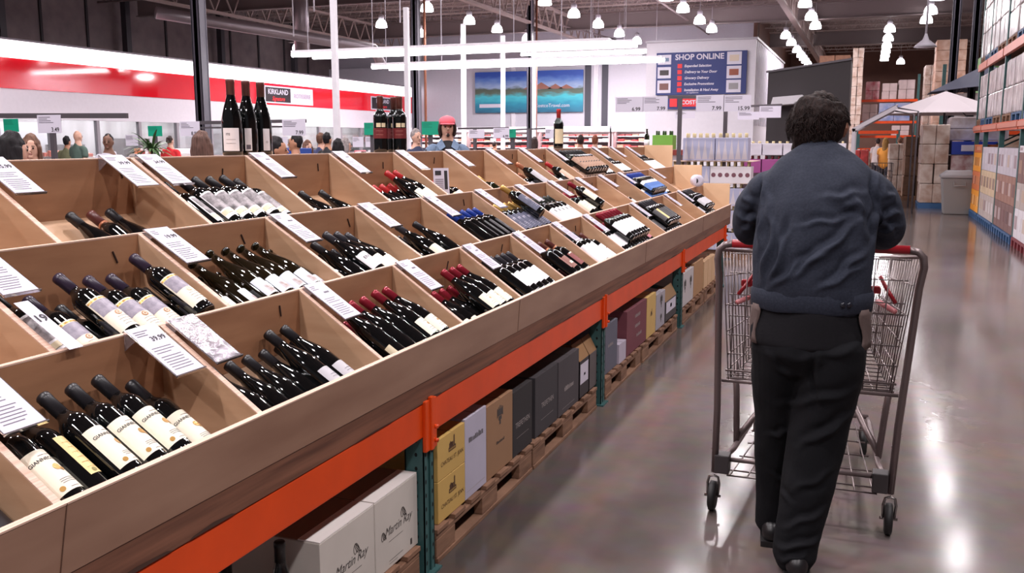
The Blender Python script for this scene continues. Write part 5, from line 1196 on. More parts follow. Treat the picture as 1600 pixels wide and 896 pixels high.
def shirt_mesh(name, fat=1.0, sleeve='long', hood=False, seed=1):
    m = MB()
    loft(resample([(0, 0, .84, .19 * fat, .135 * fat), (0, 0, 1.0, .178 * fat, .13 * fat), (0, 0, 1.2, .185 * fat, .135), (0, .0, 1.36, .19, .122), (0, .01, 1.43, .13, .09), (0, .015, 1.475, .075, .072)], 12), 22, mb=m)
    for s in (-1, 1):
        ch = [(s * .13, .0, 1.40, .06, .068), (s * .19, .0, 1.375, .066, .07), (s * .215, .005, 1.24, .058, .06)]
        if sleeve == 'long': ch += [(s * .222, .01, 1.12, .05, .052), (s * .22, -.02, 1.05, .048, .05), (s * .212, -.09, .89, .038, .038)]
        loft(resample(ch, 12), 14, mb=m)
    if hood: loft([(-.08, .05, 1.46, .04, .035), (0, .09, 1.45, .06, .045), (.08, .05, 1.46, .04, .035)], 14, side=(0, 0, 1), mb=m)
    return fuse(m, name, white_enamel, .012, 3, lambda co, nr: nz(co, (9, 9, 6), seed) * .012)
SHIRT = {'jacket': shirt_mesh('jacket', 1.05, 'long', seed=2), 'hoodie': shirt_mesh('hoodie', 1.08, 'long', True, 4), 'tee': shirt_mesh('shirt', 1.05, 'short', seed=3)}
tm = MB(); loft([(0, 0, .84, .175, .13), (0, 0, .93, .165, .12)], 20, mb=tm)
for s in (-1, 1): loft(resample([(s * .09, 0, .86, .10, .118), (s * .092, 0, .7, .088, .1), (s * .094, .0, .45, .068, .075), (s * .095, .012, .2, .062, .068), (s * .095, .02, .07, .06, .066)], 12), 16, mb=tm)
TROUS = fuse(tm, 'trousers', ink, .012, 3, lambda co, nr: nz(co, (9, 9, 5), 7) * .010)
sm_ = MB()
for s in (-1, 1): loft([(s * .095, .06, .05, .036, .042), (s * .1, -.03, .05, .044, .042), (s * .106, -.13, .035, .044, .026), (s * .108, -.17, .03, .03, .016)], 14, mb=sm_)
SHOES = fuse(sm_, 'shoes', ink, .009, 2)
def hair_mesh(kind):
    m = MB()
    if kind == 'short': loft([(0, .035, 1.60, .066, .06), (0, .028, 1.65, .08, .085), (0, .018, 1.70, .078, .092), (0, .01, 1.735, .055, .07)], 20, mb=m)
    if kind == 'long':
        loft([(0, .075, 1.30, .075, .035), (0, .07, 1.42, .085, .05), (0, .055, 1.54, .09, .07), (0, .03, 1.64, .09, .092), (0, .018, 1.70, .085, .1), (0, .01, 1.74, .055, .07)], 22, mb=m)
        for s in (-1, 1): loft([(s * .075, .0, 1.42, .022, .03), (s * .082, .0, 1.55, .02, .04), (s * .078, .0, 1.65, .02, .05)], 10, mb=m)
    if kind == 'tied': loft([(0, .035, 1.62, .07, .065), (0, .026, 1.66, .078, .085), (0, .015, 1.70, .074, .09), (0, .01, 1.725, .05, .06)], 20, mb=m); loft([(0, .09, 1.66, .035, .035), (0, .12, 1.62, .028, .028)], 12, mb=m)
    if kind == 'shaggy':
        loft([(0, .05, 1.52, .075, .05), (0, .04, 1.60, .088, .07), (0, .02, 1.67, .086, .09)], 20, mb=m)
        for s in (-1, 1): loft([(s * .074, .0, 1.54, .016, .035), (s * .082, -.01, 1.6, .018, .04), (s * .076, -.01, 1.66, .018, .05)], 10, mb=m)
    return fuse(m, 'hair', hm, .011, 2, lambda co, nr: nz(co, (30, 30, 12), 3) * .010)
HAIR = {k: hair_mesh(k) for k in ('short', 'long', 'tied', 'shaggy')}
ey = MB()
for s in (-1, 1): ey.lathe([(.001, -.005), (.008, -.004), (.0095, 0), (.008, .004), (.001, .005)], 10, Matrix.Translation((s * .029, -.084, 1.632)) @ Matrix.Rotation(PI / 2, 4, 'X'))
EYES = ey.data('eyes', M('eye_dark', (40, 30, 28), .2))
mo = MB(); mo.lathe([(.001, -.003), (.02, -.002), (.02, .002), (.001, .003)], 12, Matrix.Translation((0, -.089, 1.572)) @ Matrix.Diagonal((1, 1, .28, 1)) @ Matrix.Rotation(PI / 2, 4, 'X'))
MOUTH = mo.data('mouth', M('lip', (146, 82, 78), .4))
eb = MB()
for s in (-1, 1): eb.beam((s * .044, -.082, 1.652), (s * .016, -.092, 1.655), .006, .006)
BROW = eb.data('eyebrows', M('brow_dark', (44, 34, 32), .8))
skins = [M('skin_light', (206, 160, 140), .55), M('skin_mid', (176, 124, 98), .55), M('skin_deep', (112, 76, 60), .55)]
def kid(me, name, parent, mat, z=None):
    o = bpy.data.objects.new(name, me); COL.objects.link(o); o.parent = parent
    o.material_slots[0].link = 'OBJECT'; o.material_slots[0].material = mat; return o
def fabric(c): return M('fabric_%d_%d_%d' % c, c, .85, var=.06, vscale=30)
def shopper(x, y, hgt, ang, skin, top, topc, hair, hairc, label, legc=(50, 50, 62)):
    o = bpy.data.objects.new('person', body_me); COL.objects.link(o); o.material_slots[0].link = 'OBJECT'; o.material_slots[0].material = skins[skin]
    s = hgt / 1.75; o.location = (x, y, 0); o.scale = (s, s, s); o.rotation_euler = (0, 0, math.radians(ang)); tag(o, label, 'person')
    kid(SHIRT[top], {'tee': 'shirt'}.get(top, top), o, fabric(topc)); kid(TROUS, 'trousers', o, fabric(legc)); kid(SHOES, 'shoes', o, fabric((40, 38, 42)))
    if hair: kid(HAIR[hair], 'hair', o, M('hair_%d_%d_%d' % hairc, hairc, .65, var=.4, vscale=70, bump=.9, stretch=(1, 1, .12), spec=.3))
    kid(EYES, 'eyes', o, MATS['eye_dark']); kid(MOUTH, 'mouth', o, MATS['lip']); kid(BROW, 'eyebrows', o, MATS['brow_dark'])
    return o
def gp(px, d):   # place in the store seen at column px, d metres deep
    v = fw * F_PX + rt * (px - 800) + uv_ * (448 - 222); v *= d / F_PX; return v.x, v.y
BK, BR, DB, BL, GY = (26, 22, 26), (104, 72, 58), (50, 36, 34), (178, 138, 96), (140, 130, 130)
# facing: 0 looks towards -Y (to the camera side), 180 looks away
x, y = gp(22, 6.6); shopper(x, y, 1.60, 150, 0, 'tee', (150, 60, 60), 'long', BK, 'person with long black hair, back turned, at the far left edge behind the bins')
x, y = gp(48, 8.6); shopper(x, y, 1.60, 40, 0, 'tee', (190, 180, 180), 'long', BR, 'brown haired woman in glasses partly hidden by the black haired head at far left')
x, y = gp(105, 20.5); shopper(x, y, 1.66, 190, 1, 'tee', (110, 112, 84), 'short', BK, 'dark haired person in an olive shirt beside the bald man in green')
x, y = gp(122, 19.5); shopper(x, y, 1.78, 170, 0, 'tee', (84, 104, 96), None, BK, 'balding man in a dark green shirt, back turned')
x, y = gp(169, 13.5); shopper(x, y, 1.66, 30, 2, 'hoodie', (186, 182, 194), 'tied', BK, 'smiling woman in a light grey hoodie facing the camera')
x, y = gp(266, 21); shopper(x, y, 1.68, 185, 0, 'tee', (214, 44, 52), 'tied', DB, 'person in a bright red shirt, back turned, right of the plant')
x, y = gp(317, 8.2); shopper(x, y, 1.62, 180, 0, 'jacket', (120, 100, 96), 'long', (96, 70, 62), 'person with long brown hair, back turned, beside the nearest thick column')
x, y = gp(434, 8.6); shopper(x, y, 1.58, 120, 1, 'jacket', (44, 42, 48), 'short', BK, 'dark haired head just right of the three slim ledge bottles')
x, y = gp(461, 12.4); shopper(x, y, 1.64, -60, 1, 'tee', (52, 46, 46), 'short', BK, 'person in glasses and a dark top in profile under the 7.99 card')
x, y = gp(481, 15.5); shopper(x, y, 1.56, 60, 0, 'tee', (196, 150, 144), 'long', BR, 'woman with long brown hair in a pink top, middle group')
x, y = gp(502, 17.5); shopper(x, y, 1.70, 170, 0, 'tee', (60, 66, 104), 'short', BR, 'man in a navy shirt, back turned, middle group')
x, y = gp(512, 17.0); shopper(x, y, 1.70, 175, 1, 'jacket', (40, 38, 42), 'short', BK, 'black haired person in black, middle group')
x, y = gp(529, 14.5); shopper(x, y, 1.58, 175, 1, 'jacket', (36, 34, 38), 'long', BK, 'person with long black hair in black, right of the middle group')
x, y = gp(541, 16.5); shopper(x, y, 1.60, 130, 0, 'tee', (214, 206, 206), 'long', GY, 'grey haired person in white, right end of the middle group')
x, y = gp(651, 15.0); shopper(x, y, 1.74, 60, 0, 'tee', (48, 54, 82), 'short', GY, 'grey haired man in a navy T-shirt looking left, by the middle column')
x, y = gp(773, 28); shopper(x, y, 1.56, 170, 1, 'tee', (224, 150, 90), 'tied', DB, 'person in an orange top in front of the meat cases')
x, y = gp(836, 24); shopper(x, y, 1.66, 150, 1, 'tee', (100, 120, 150), 'long', DB, 'long haired person left of the lone ledge bottle')
x, y = gp(907, 20); shopper(x, y, 1.68, 200, 1, 'tee', (222, 214, 216), 'short', DB, 'dark haired person in white, right of the lone ledge bottle')
x, y = gp(930, 21); shopper(x, y, 1.68, 175, 0, 'jacket', (70, 68, 78), 'short', (130, 76, 56), 'reddish haired person in grey, right of the lone ledge bottle')
x, y = gp(1406, 31); shopper(x, y, 1.70, 185, 1, 'jacket', (74, 62, 64), 'short', BR, 'man in a brown jacket far down the aisle')
x, y = gp(1384, 29); shopper(x, y, 1.66, 160, 0, 'tee', (224, 150, 64), 'long', (150, 110, 60), 'person in an orange top far down the aisle')
x, y = gp(1436, 31); shopper(x, y, 1.74, 180, 1, 'jacket', (48, 50, 50), 'short', BK, 'person in dark clothes far down the aisle, by the stacked furniture', (40, 40, 46))
x, y = gp(1372, 33); shopper(x, y, 1.66, 170, 0, 'tee', (206, 190, 190), 'short', DB, 'person in a pale top farthest down the aisle')
# man in the pink cap
x, y = gp(699, 10.4); pc = shopper(x, y, 1.84, 30, 0, 'tee', (30, 28, 34), 'shaggy', DB, 'man in a pink cap, blue denim shirt and black T-shirt behind the bins')
dj = MB()
loft(resample([(0, .015, .84, .205, .145), (0, .012, 1.0, .195, .14), (0, .012, 1.2, .2, .142), (0, .012, 1.36, .205, .13), (0, .02, 1.42, .15, .10)], 12), 26, cap=False, mb=dj)
V = []; Fc = []
for i, (z, a, b) in enumerate(((.84, .215, .155), (1.0, .205, .15), (1.2, .21, .152), (1.34, .213, .142), (1.41, .165, .11), (1.46, .10, .085))):
    for k in range(31):
        an = math.radians(-90 + 22 + (316) * k / 30); V.append((a * math.cos(an), .012 + b * math.sin(an), z))
for i in range(5):
    for k in range(30): Fc.append((i * 31 + k, i * 31 + k + 1, (i + 1) * 31 + k + 1, (i + 1) * 31 + k))
denim = M('denim', (104, 122, 148), .85, var=.12, vscale=40)
m = MB(); m.add(V, Fc, True); dn = m.build('denim_shirt', denim, pc, world=False); q = dn.modifiers.new('s', 'SOLIDIFY'); q.thickness = .008
m = MB()
for s in (-1, 1): loft(resample([(s * .14, .0, 1.40, .066, .072), (s * .195, .0, 1.37, .074, .076), (s * .22, .005, 1.24, .065, .066), (s * .226, .01, 1.12, .056, .058), (s * .222, -.03, 1.03, .054, .055), (s * .212, -.09, .9, .044, .044)], 12), 16, mb=m)
m.build('sleeves', denim, dn, world=False)
m = MB()
for s in (-1, 1): m.hexa([(s * .03, -.105, 1.42), (s * .09, -.115, 1.38), (s * .115, -.06, 1.44), (s * .06, -.04, 1.50), (s * .03, -.115, 1.425), (s * .09, -.125, 1.385), (s * .125, -.065, 1.445), (s * .065, -.045, 1.51)])
m.build('denim_collar', denim, dn, world=False)
pinkc = M('pink_cotton', (226, 108, 122), .8, var=.05, vscale=30)
m = MB(); loft([(0, .006, 1.662, .086, .101), (0, .006, 1.685, .088, .103), (0, .008, 1.71, .084, .098), (0, .01, 1.728, .068, .082), (0, .012, 1.737, .045, .056)], 24, cap=False, mb=m)
V = []; Fc = []
for i in range(9):
    a = PI + PI * i / 8
    for (r1, zz) in ((.9, 1.672), (1.0, 1.66)): V.append((.078 * r1 * math.cos(a), -.045 + (.105 * math.sin(a)) * (r1 if r1 == 1 else .45), zz))
for i in range(8): Fc.append((2 * i, 2 * i + 1, 2 * i + 3, 2 * i + 2))
cap_ = m.build('cap', pinkc, pc, world=False); m = MB(); m.add(V, Fc, True)
m.add([(.078 * math.cos(PI + PI * i / 8), -.045 + .09 * math.sin(PI + PI * i / 8) * 1.05, 1.664) for i in range(9)], [tuple(range(9))]); vz = m.build('visor', pinkc, cap_, world=False); q = vz.modifiers.new('s', 'SOLIDIFY'); q.thickness = .006
m = MB(); m.lathe([(.001, -.006), (.016, -.004), (.018, .002), (.001, .006)], 10, Matrix.Translation((0, -.088, 1.545)) @ Matrix.Rotation(PI / 2, 4, 'X')); m.build('goatee', MATS['brow_dark'], pc, world=False)
m = MB(); put_text(m, 'FRANKLIN', .03, (0, -.137, 1.27), (1, 0, 0), (0, 0, 1)); m.build('shirt_print', paper, pc, world=False)

# ================================================================ PRICE SIGNS OVER THE NEIGHBOURING ISLANDS
bar_m = M('sign_bar', (96, 90, 96), .4, metal=.4); green_c = M('green_card', (0, 150, 118), .5)
def sign_stand(px, py0, py1, d, label):   # upright pole
    a = at(px, py0, d); t = thing('sign_stand', label, 'sign stand', (a.x, a.y, 0))
    MB().box(a.x - .025, a.x + .025, a.y - .02, a.y + .02, 0, a.z).build('pole', bar_m, t); MB().box(a.x - .15, a.x + .15, a.y - .1, a.y + .1, 0, .02).build('foot', bar_m, t)
    return t
def bar(t, p0, p1, d, th=.045):
    a, b = at(p0[0], p0[1], d), at(p1[0], p1[1], d); m = MB(); m.beam(a, b, .03, th); m.build('crossbar', bar_m, t)
def sign_card(px0, px1, py0, py1, d, txt, label, mat=None, grp=None):
    a, b = at(px0, py0, d), at(px1, py1, d); w = b.x - a.x; h_ = a.z - b.z
    t = thing('hanging_card', label, 'card', ((a.x + b.x) / 2, d, b.z), group=grp)
    MB().box(a.x, b.x, d - .004, d, b.z, a.z).build('card', mat or paper, t)
    if txt: m = MB(); put_text(m, txt, h_ * .34, (b.x - w * .2 - h_ * .1, d - .006, b.z + h_ * .18), (1, 0, 0), (0, 0, 1), bold=h_ * .004); m.build('lettering', ink, t)
    m = MB(); rq = random.Random(int(px0))
    for k in range(4):
        z = a.z - h_ * (.12 + .1 * k); m.box(a.x + w * .06, a.x + w * rq.uniform(.35, .7), d - .0052, d - .004, z - h_ * .018, z + h_ * .018)
    m.build('fine_print', grey_ink if mat is None else M('green_shade', (0, 120, 96), .5), t); return t
t = sign_stand(81, 186, 245, 7.4, 'grey sign stand at far left carrying the long crossbar'); bar(t, (-60, 181), (199, 181), 7.4, .05)
sign_card(58, 97, 180, 208, 7.38, '3.49', 'white card reading 3.49 hanging at far left')
t = sign_stand(352, 188, 245, 9.4, 'grey sign stand behind the three slim ledge bottles'); bar(t, (310, 192), (478, 189), 9.4, .04); bar(t, (310, 200), (440, 198), 9.4, .02)
sign_card(281, 313, 190, 213, 9.38, '8.99', 'white card reading 8.99 beside the nearest thick column')
sign_card(441, 478, 187, 212, 9.38, '7.99', 'white card reading 7.99 right of the three slim ledge bottles')
for (a, b, c, d_, l) in ((5, 30, 186, 206, 'green card at the far left edge'), (231, 254, 197, 213, 'green card above the potted palm'), (569, 595, 192, 211, 'green card left of the stout ledge bottles'), (659, 686, 190, 211, 'green card left of the pink cap man'), (796, 806, 202, 215, 'small green card right of the low white card by the meat cases')):
    sign_card(a, b, c, d_, 11, None, l, green_c, 'green price cards')
    t = sign_stand((a + b) / 2, d_, 245, 11.05, 'thin stand under the ' + l.split(' by the')[0].split(' right of')[0]+ (' of the low white card' if 'small green' in l else ''))
sign_card(196, 216, 211, 228, 14, None, 'small white card left of the potted palm'); sign_card(432, 450, 214, 234, 14.5, None, 'low white card over the blue tub')
sign_card(551, 568, 214, 230, 15, None, 'low white card, left of the pair left of the stout ledge bottles'); sign_card(571, 590, 214, 230, 15, None, 'low white card, right of the pair left of the stout ledge bottles')
t = sign_stand(742, 202, 245, 14, 'grey sign stand right of the pink cap man'); bar(t, (716, 201), (795, 200), 14, .03)
sign_card(733, 757, 203, 216, 13.98, None, 'pinkish white card on the stand right of the pink cap man'); sign_card(771, 797, 200, 216, 13.98, '6.99', 'white card reading 6.99 right of the pink cap man')
t = sign_stand(828, 202, 245, 15, 'grey sign stand left of the lone ledge bottle'); bar(t, (800, 203), (852, 201), 15, .025)
sign_card(852, 866, 202, 216, 14.98, None, 'white card left of the lone ledge bottle')
t = sign_stand(1063, 151, 250, 12, 'thick grey sign stand over the white wine stacks'); bar(t, (1043, 152), (1090, 152), 12, .035)
sign_card(962, 1005, 152, 175, 11.95, '6.99', 'wide white card reading 6.99, leftmost over the wine stacks'); sign_card(1005, 1043, 151, 174, 11.95, '7.99', 'white card reading 7.99 left of the thick grey stand')
sign_card(1088, 1131, 149, 174, 11.95, '7.99', 'white card reading 7.99 right of the thick grey stand'); sign_card(1131, 1173, 149, 174, 11.95, '15.99', 'white card reading 15.99 over the wine stacks')
t = sign_stand(1134, 174, 210, 12.6, 'thinner grey sign stand under the 15.99 card'); bar(t, (1172, 166), (1222, 164), 13.5, .03)
sign_card(1153, 1186, 175, 187, 13.2, None, 'low white card right of the 15.99 card'); sign_card(1187, 1220, 166, 184, 13.4, None, 'white card with faint stripes by the dark booth')
sign_card(1055, 1086, 174, 185, 13.6, None, 'half hidden white card behind the thick grey stand')
# palm and blue tub, produce
t = thing('potted_palm', 'potted palm with arching green leaves behind the nearest top bin', 'plant', (*gp(237, 12.2), 0))
px_, py_ = gp(237, 12.2); lm = M('palm_leaf', (74, 104, 62), .5, var=.2)
MB().lathe([(.13, .98), (.19, 1.24), (.2, 1.26), (.17, 1.26), (.16, 1.24)], 18, Matrix.Translation((px_, py_, 0))).build('pot', M('pot_grey', (150, 150, 160), .5), t)
MB().box(px_ - .3, px_ + .3, py_ - .3, py_ + .3, 0, .98).build('plinth', M('plinth', (120, 100, 90), .6), t, bevel=.01)
m = MB(); rq = random.Random(9)
for k in range(60):
    a = rq.uniform(0, 2 * PI); L = rq.uniform(.25, .44); e_ = rq.uniform(.2, 1.3); c_ = Vector((math.cos(a), math.sin(a), 0)); sd = Vector((-math.sin(a), math.cos(a), 0)); V = []; 
    for j in range(6):
        q = j / 5; p = Vector((px_, py_, 1.42 + rq.uniform(0, .002))) + c_ * L * q * math.cos(e_ * .6) + Vector((0, 0, L * math.sin(e_) * q * 1.3 - .22 * q * q)); w_ = .018 * math.sin(PI * (q * .85 + .12)); V += [p - sd * w_, p + sd * w_]
    m.add(V, [(2 * j, 2 * j + 1, 2 * j + 3, 2 * j + 2) for j in range(5)], True)
m.build('leaves', lm, t); MB().tube([(px_, py_, 1.2), (px_, py_, 1.44)], .02, 8).build('stem', M('palm_stem', (96, 84, 60), .7), t)
a_ = at(442, 234, 12.8); t = thing('produce_tub', 'blue tub right of the three slim ledge bottles', 'tub', (a_.x, a_.y, 1.2)); MB().box(a_.x - .12, a_.x + .22, 12.8, 13.3, 1.1, 1.45).build('tub', M('tub_blue', (36, 72, 158), .5), t, bevel=.01); MB().box(a_.x - .3, a_.x + .4, 12.7, 13.5, 0, 1.1).build('stand', M('plinth', (120, 100, 90), .6), t)
# produce and bakery tables behind the bins
def table_goods(pa, pb_, d, z, cols, label, n=16):
    z -= .12; d += 9 if pa < 300 else 4
    xa, ya = gp(pa, d); xb, yb_ = gp(pb_, d); t = thing('display_table', label, 'table', ((xa + xb) / 2, ya, 0)); d = ya
    MB().box(xa, xb, ya, ya + 1.2, z - .08, z).build('table_top', M('table_pale', (196, 186, 186), .5), t)
    m = MB()
    for (u, v) in ((xa + .05, ya + .05), (xb - .05, ya + .05), (xa + .05, ya + 1.15), (xb - .05, ya + 1.15)): m.box(u - .03, u + .03, v - .03, v + .03, 0, z - .08)
    m.build('table_legs', bar_m, t)
    rq = random.Random(int(pa)); nm = label
    for k in range(n):
        w_ = (xb - xa) / n; c = cols[rq.randrange(len(cols))]; hh = rq.uniform(.08, .16)
        o = MB().box(xa + k * w_ + .01, xa + (k + 1) * w_ - .01, ya + .05 + rq.uniform(0, .2), ya + .6, z, z + hh).build('goods_carton', M('goods_%d_%d_%d' % c, c, .6), bevel=.012)
        tag(o, '%s carton from left, %s' % (ORD[k], nm), 'carton', 'cartons on the ' + nm)
table_goods(60, 140, 16, 1.28, [(206, 180, 160), (190, 120, 110), (230, 226, 228)], 'pale table at far left behind the green shirts', 12)
table_goods(200, 300, 17, 1.34, [(180, 110, 80), (224, 220, 224), (150, 60, 56)], 'pale display table by the potted palm', 14)
table_goods(545, 645, 16, 1.36, [(228, 222, 226), (216, 120, 130), (60, 50, 50), (214, 190, 150)], 'pale display table behind the stout ledge bottles', 14)
table_goods(730, 870, 19, 1.3, [(228, 222, 226), (206, 130, 110), (226, 200, 190)], 'pale display table in front of the meat cases', 16)
# ================================================================ WINE STACKS PAST THE BINS
lil = M('pack_lilac', (176, 176, 204), .5); pinkpk = M('pack_pale_pink', (216, 196, 208), .5); diam = M('pack_diamond', (206, 196, 204), .5)
neckc = M('neck_cream', (214, 196, 150), .4)
def pack(x, y, z, n, label, grp, w=.085, h=.24, cm=lil, nk=neckc, dm=diam, decor='diamond', nh=.07):
    t = thing('bottle_carton', label, 'carton', (x + n * w / 2, y, z), group=grp)
    MB().box(x, x + n * w, y, y + .28, z, z + h).build('carton', cm, t, bevel=.004)
    m = MB()
    for k in range(n):
        for r in range(2): m.lathe([(.014, 0), (.014, nh - .005), (.01, nh)], 8, Matrix.Translation((x + (k + .5) * w, y + .07 + r * .14, z + h)))
    m.build('bottle_necks', nk, t)
    m = MB()
    for k in range(n):
        cx = x + (k + .5) * w
        if decor == 'diamond': m.add([(cx - .035, y - .002, z + .02), (cx + .035, y - .002, z + .02), (cx + .014, y - .002, z + h * .55), (cx, y - .002, z + h * .97), (cx - .014, y - .002, z + h * .55)], [(0, 1, 2, 3, 4)])
        elif decor == 'dots': disc(m, (cx, y - .002, z + h * .5), (1, 0, 0), (0, 0, 1), .03, .03, 10)
    if decor: m.build('printed_motif', dm, t)
    return t
wood_t = M('tray_red_brown', (134, 52, 44), .6); slip = M('slip_sheet', (206, 176, 160), .7)
def island(x0, x1, y0, label, rows, topz):
    t = thing('wine_island', label, 'display base', ((x0 + x1) / 2, y0 + .5, 0)); MB().box(x0, x1, y0 + .05, y0 + 1.2, 0, .12).build('pallet_base', pallet_wood, t)
    return t
Y0 = 12.5
island(-2.5, -1.42, Y0, 'pallet base under the lilac wine cartons', 3, 1.6)
lev = [(.125, .3), (.42, .3), (.715, .3), (1.01, .29)]
g = 'lilac bottle cartons stacked past the bins'
for i, (z, h) in enumerate(lev):
    pack(-2.48, Y0, z, 6, 'lilac bottle carton, left one in tier %s from the floor' % ['one', 'two', 'three', 'four'][i], g, w=.088, h=h - .07)
    if i == 3:
        tt = pack(-1.945, Y0 - .01, z, 6, 'white carton front printed with small hearts, top tier but one', g, w=.088, h=h - .07, cm=M('heart_carton', (222, 214, 220), .5), dm=M('heart_print', (120, 76, 88), .5), decor='dots')
    else: pack(-1.945, Y0, z, 6, 'lilac bottle carton, right one in tier %s from the floor' % ['one', 'two', 'three', 'four'][i], g, w=.088, h=h - .07)
    tag(MB().box(-2.5, -1.4, Y0 - .01, Y0 + .9, z + h - .008, z + h - .003).build('slip_sheet', slip), 'cardboard sheet laid over tier %s of lilac cartons' % ['one', 'two', 'three', 'four'][i], 'sheet', 'cardboard sheets between cartons')
pack(-2.32, Y0 + .02, 1.385 - .08, 5, 'lilac carton of cream-capped bottles, left of the topmost pair', g, w=.084, h=.30, nh=.06); pack(-1.89, Y0 + .02, 1.305, 5, 'lilac carton of cream-capped bottles, right of the topmost pair', g, w=.084, h=.30, nh=.06)
# green cartons, red tray, white side stack
gt = thing('produce_stand', 'red and white stand holding the green bottle cartons', 'stand', (-2.8, 13.1, 0)); MB().box(-3.35, -2.45, 12.95, 13.9, 0, 1.37).build('base', M('stand_white', (216, 208, 214), .5), gt); MB().box(-3.3, -2.3, 12.9, 13.92, 1.37, 1.44).build('red_tray', wood_t, gt)
pack(-2.84, 13.0, 1.445, 3, 'bright green bottle carton left of the thick grey stand', 'green cartons', w=.095, h=.2, cm=M('lime_carton', (120, 176, 70), .5), nk=M('neck_green', (46, 64, 36), .3), decor=None, nh=.06)
t = thing('wine_bottle', 'green bottle with a white label left of the green carton', 'bottle', (-2.93, 13.05, 1.44)); T_ = Matrix.Translation((-2.93, 13.05, 1.442)); MB().lathe(PROF['bordeaux'], 16, T_).build('glass_body', glass_green, t); MB().lathe([(.0375, .04), (.0375, .14)], 16, T_).build('label', white_l, t)
# end gondola of rose packs
rt_ = thing('wine_rack_low', 'low shelf of rose wine cartons beyond the lilac stack', 'shelf', (-1.2, 14.3, 0)); MB().box(-1.75, -.3, 14.1, 15.2, 0, 1.1).build('base', M('dark_base', (70, 52, 60), .6), rt_)
rosep = M('pack_magenta', (150, 70, 130), .5)
for k in range(5): pack(-1.74 + k * .29, 14.1, 1.10, 3, '%s from the left of the magenta rose cartons by the navy jacket' % ORD[k], 'magenta rose cartons', w=.092, h=.2, cm=rosep, nk=wine_l, decor=None, nh=.05); pack(-1.74 + k * .29, 14.12, 1.36, 3, '%s from the left of the white cartons on the magenta ones' % ORD[k], 'white cartons on the magenta ones', w=.092, h=.17, cm=M('pack_frost', (206, 200, 212), .5), decor=None, nh=.03)
# dark booth
t = thing('dark_booth', 'dark booth wall with a sloping top behind the man', 'booth', (-1.5, 25.5, 0)); bd = M('booth_dark', (52, 44, 48), .5)
MB().hexa([(-2.5, 25, 0), (-.52, 25, 0), (-.52, 27, 0), (-2.5, 27, 0), (-2.5, 25, 3.32), (-.52, 25, 3.56), (-.52, 27, 3.56), (-2.5, 27, 3.32)]).build('body', bd, t)
m = MB(); m.beam((-2.55, 24.98, 3.32), (-.5, 24.98, 3.58), .06, .05); m.build('top_edge', bar_m, t)
MB().hexa([(-2.35, 24.3, 2.45), (-1.55, 24.3, 2.5), (-1.55, 25, 2.5), (-2.35, 25, 2.45), (-2.3, 24.3, 2.65), (-1.6, 24.3, 2.7), (-1.6, 25, 2.7), (-2.3, 25, 2.65)]).build('lamp_canopy', white_enamel, t)
# ================================================================ RIGHT HAND RACK
rk = thing('pallet_rack', 'tall pallet rack along the right edge with orange beams and teal uprights', 'rack', (2.7, 17, 0))
RY = [10.9, 13.35, 15.8, 18.2, 20.6, 22.2]
for y in RY:
    for x in (2.14, 3.1):
        m = MB(); m.box(x - .04, x + .04, y - .045, y + .045, 0, 5.6 if x > 2.5 or y > 21 else 5.6); u = m.build('upright', teal, rk)
    m = MB()
    for k in range(5): m.beam((2.14, y, .3 + k), (3.1, y, .8 + k), .03, .03)
    m.build('brace', teal, rk)
om = M('orange_rack_beam', (206, 86, 44), .4, var=.12, vscale=3)
for i in range(5):
    for z in (1.74, 3.0):
        MB().box(2.06, 2.12, RY[i] + .05, RY[i + 1] - .05, z, z + .14).build('beam', om, rk); MB().box(3.08, 3.14, RY[i] + .05, RY[i + 1] - .05, z, z + .14).build('beam', om, rk)
    for z in (1.86, 3.12): MB().box(2.1, 3.1, RY[i] + .05, RY[i + 1] - .05, z, z + .02).build('shelf_deck', pallet_wood, rk)
    for z in (1.6,): MB().box(2.04, 2.06, RY[i] + .06, RY[i + 1] - .06, z + .18, z + .26).build('label_strip', M('label_strip', (210, 130, 110), .4), rk)
wrap = M('stretch_wrap_grey', (222, 210, 212), .22, rgb2=(158, 146, 150), vscale=7, bump=1.0, stretch=(1, 1, .6))
wrap2 = M('stretch_wrap_brown', (160, 128, 112), .3, rgb2=(206, 190, 182), vscale=4, bump=.6)
def wrapped(x0, x1, y0, y1, z, h, mat, label, grp, base=True, seed=0):
    t = thing('wrapped_pallet_load', label, 'pallet load', ((x0 + x1) / 2, (y0 + y1) / 2, z), group=grp)
    if base:
        m = MB(); m.box(x0, x1, y0, y1, z + .1, z + .13); 
        for k in range(3): yy = y0 + k * (y1 - y0 - .12) / 2; m.box(x0, x1, yy, yy + .12, z, z + .1)
        m.build('pallet', M('blue_pallet', (46, 84, 128), .6) if seed % 2 == 0 else pallet_wood, t); z += .13; h -= .13
    m = MB(); rq = random.Random(seed); nx, ny, nz_ = 2, (3 if base else 2), max(2, int(h / .42)); 
    for i in range(nx):
        for j_ in range(ny):
            for k in range(nz_):
                o = .02; dx, dy, dz = (x1 - x0) / nx, (y1 - y0) / ny, h / nz_; s1, s2 = rq.uniform(-.012, .012), rq.uniform(-.012, .012)
                m.box(x0 + i * dx + .008 + s1, x0 + (i + 1) * dx - .008 + s1, y0 + j_ * dy + .008 + s2, y0 + (j_ + 1) * dy - .008 + s2, z + k * dz + .003, z + (k + 1) * dz - .003)
    m.build('load', mat, t, bevel=.02); return t
rn = ['first', 'second', 'third', 'fourth', 'fifth']
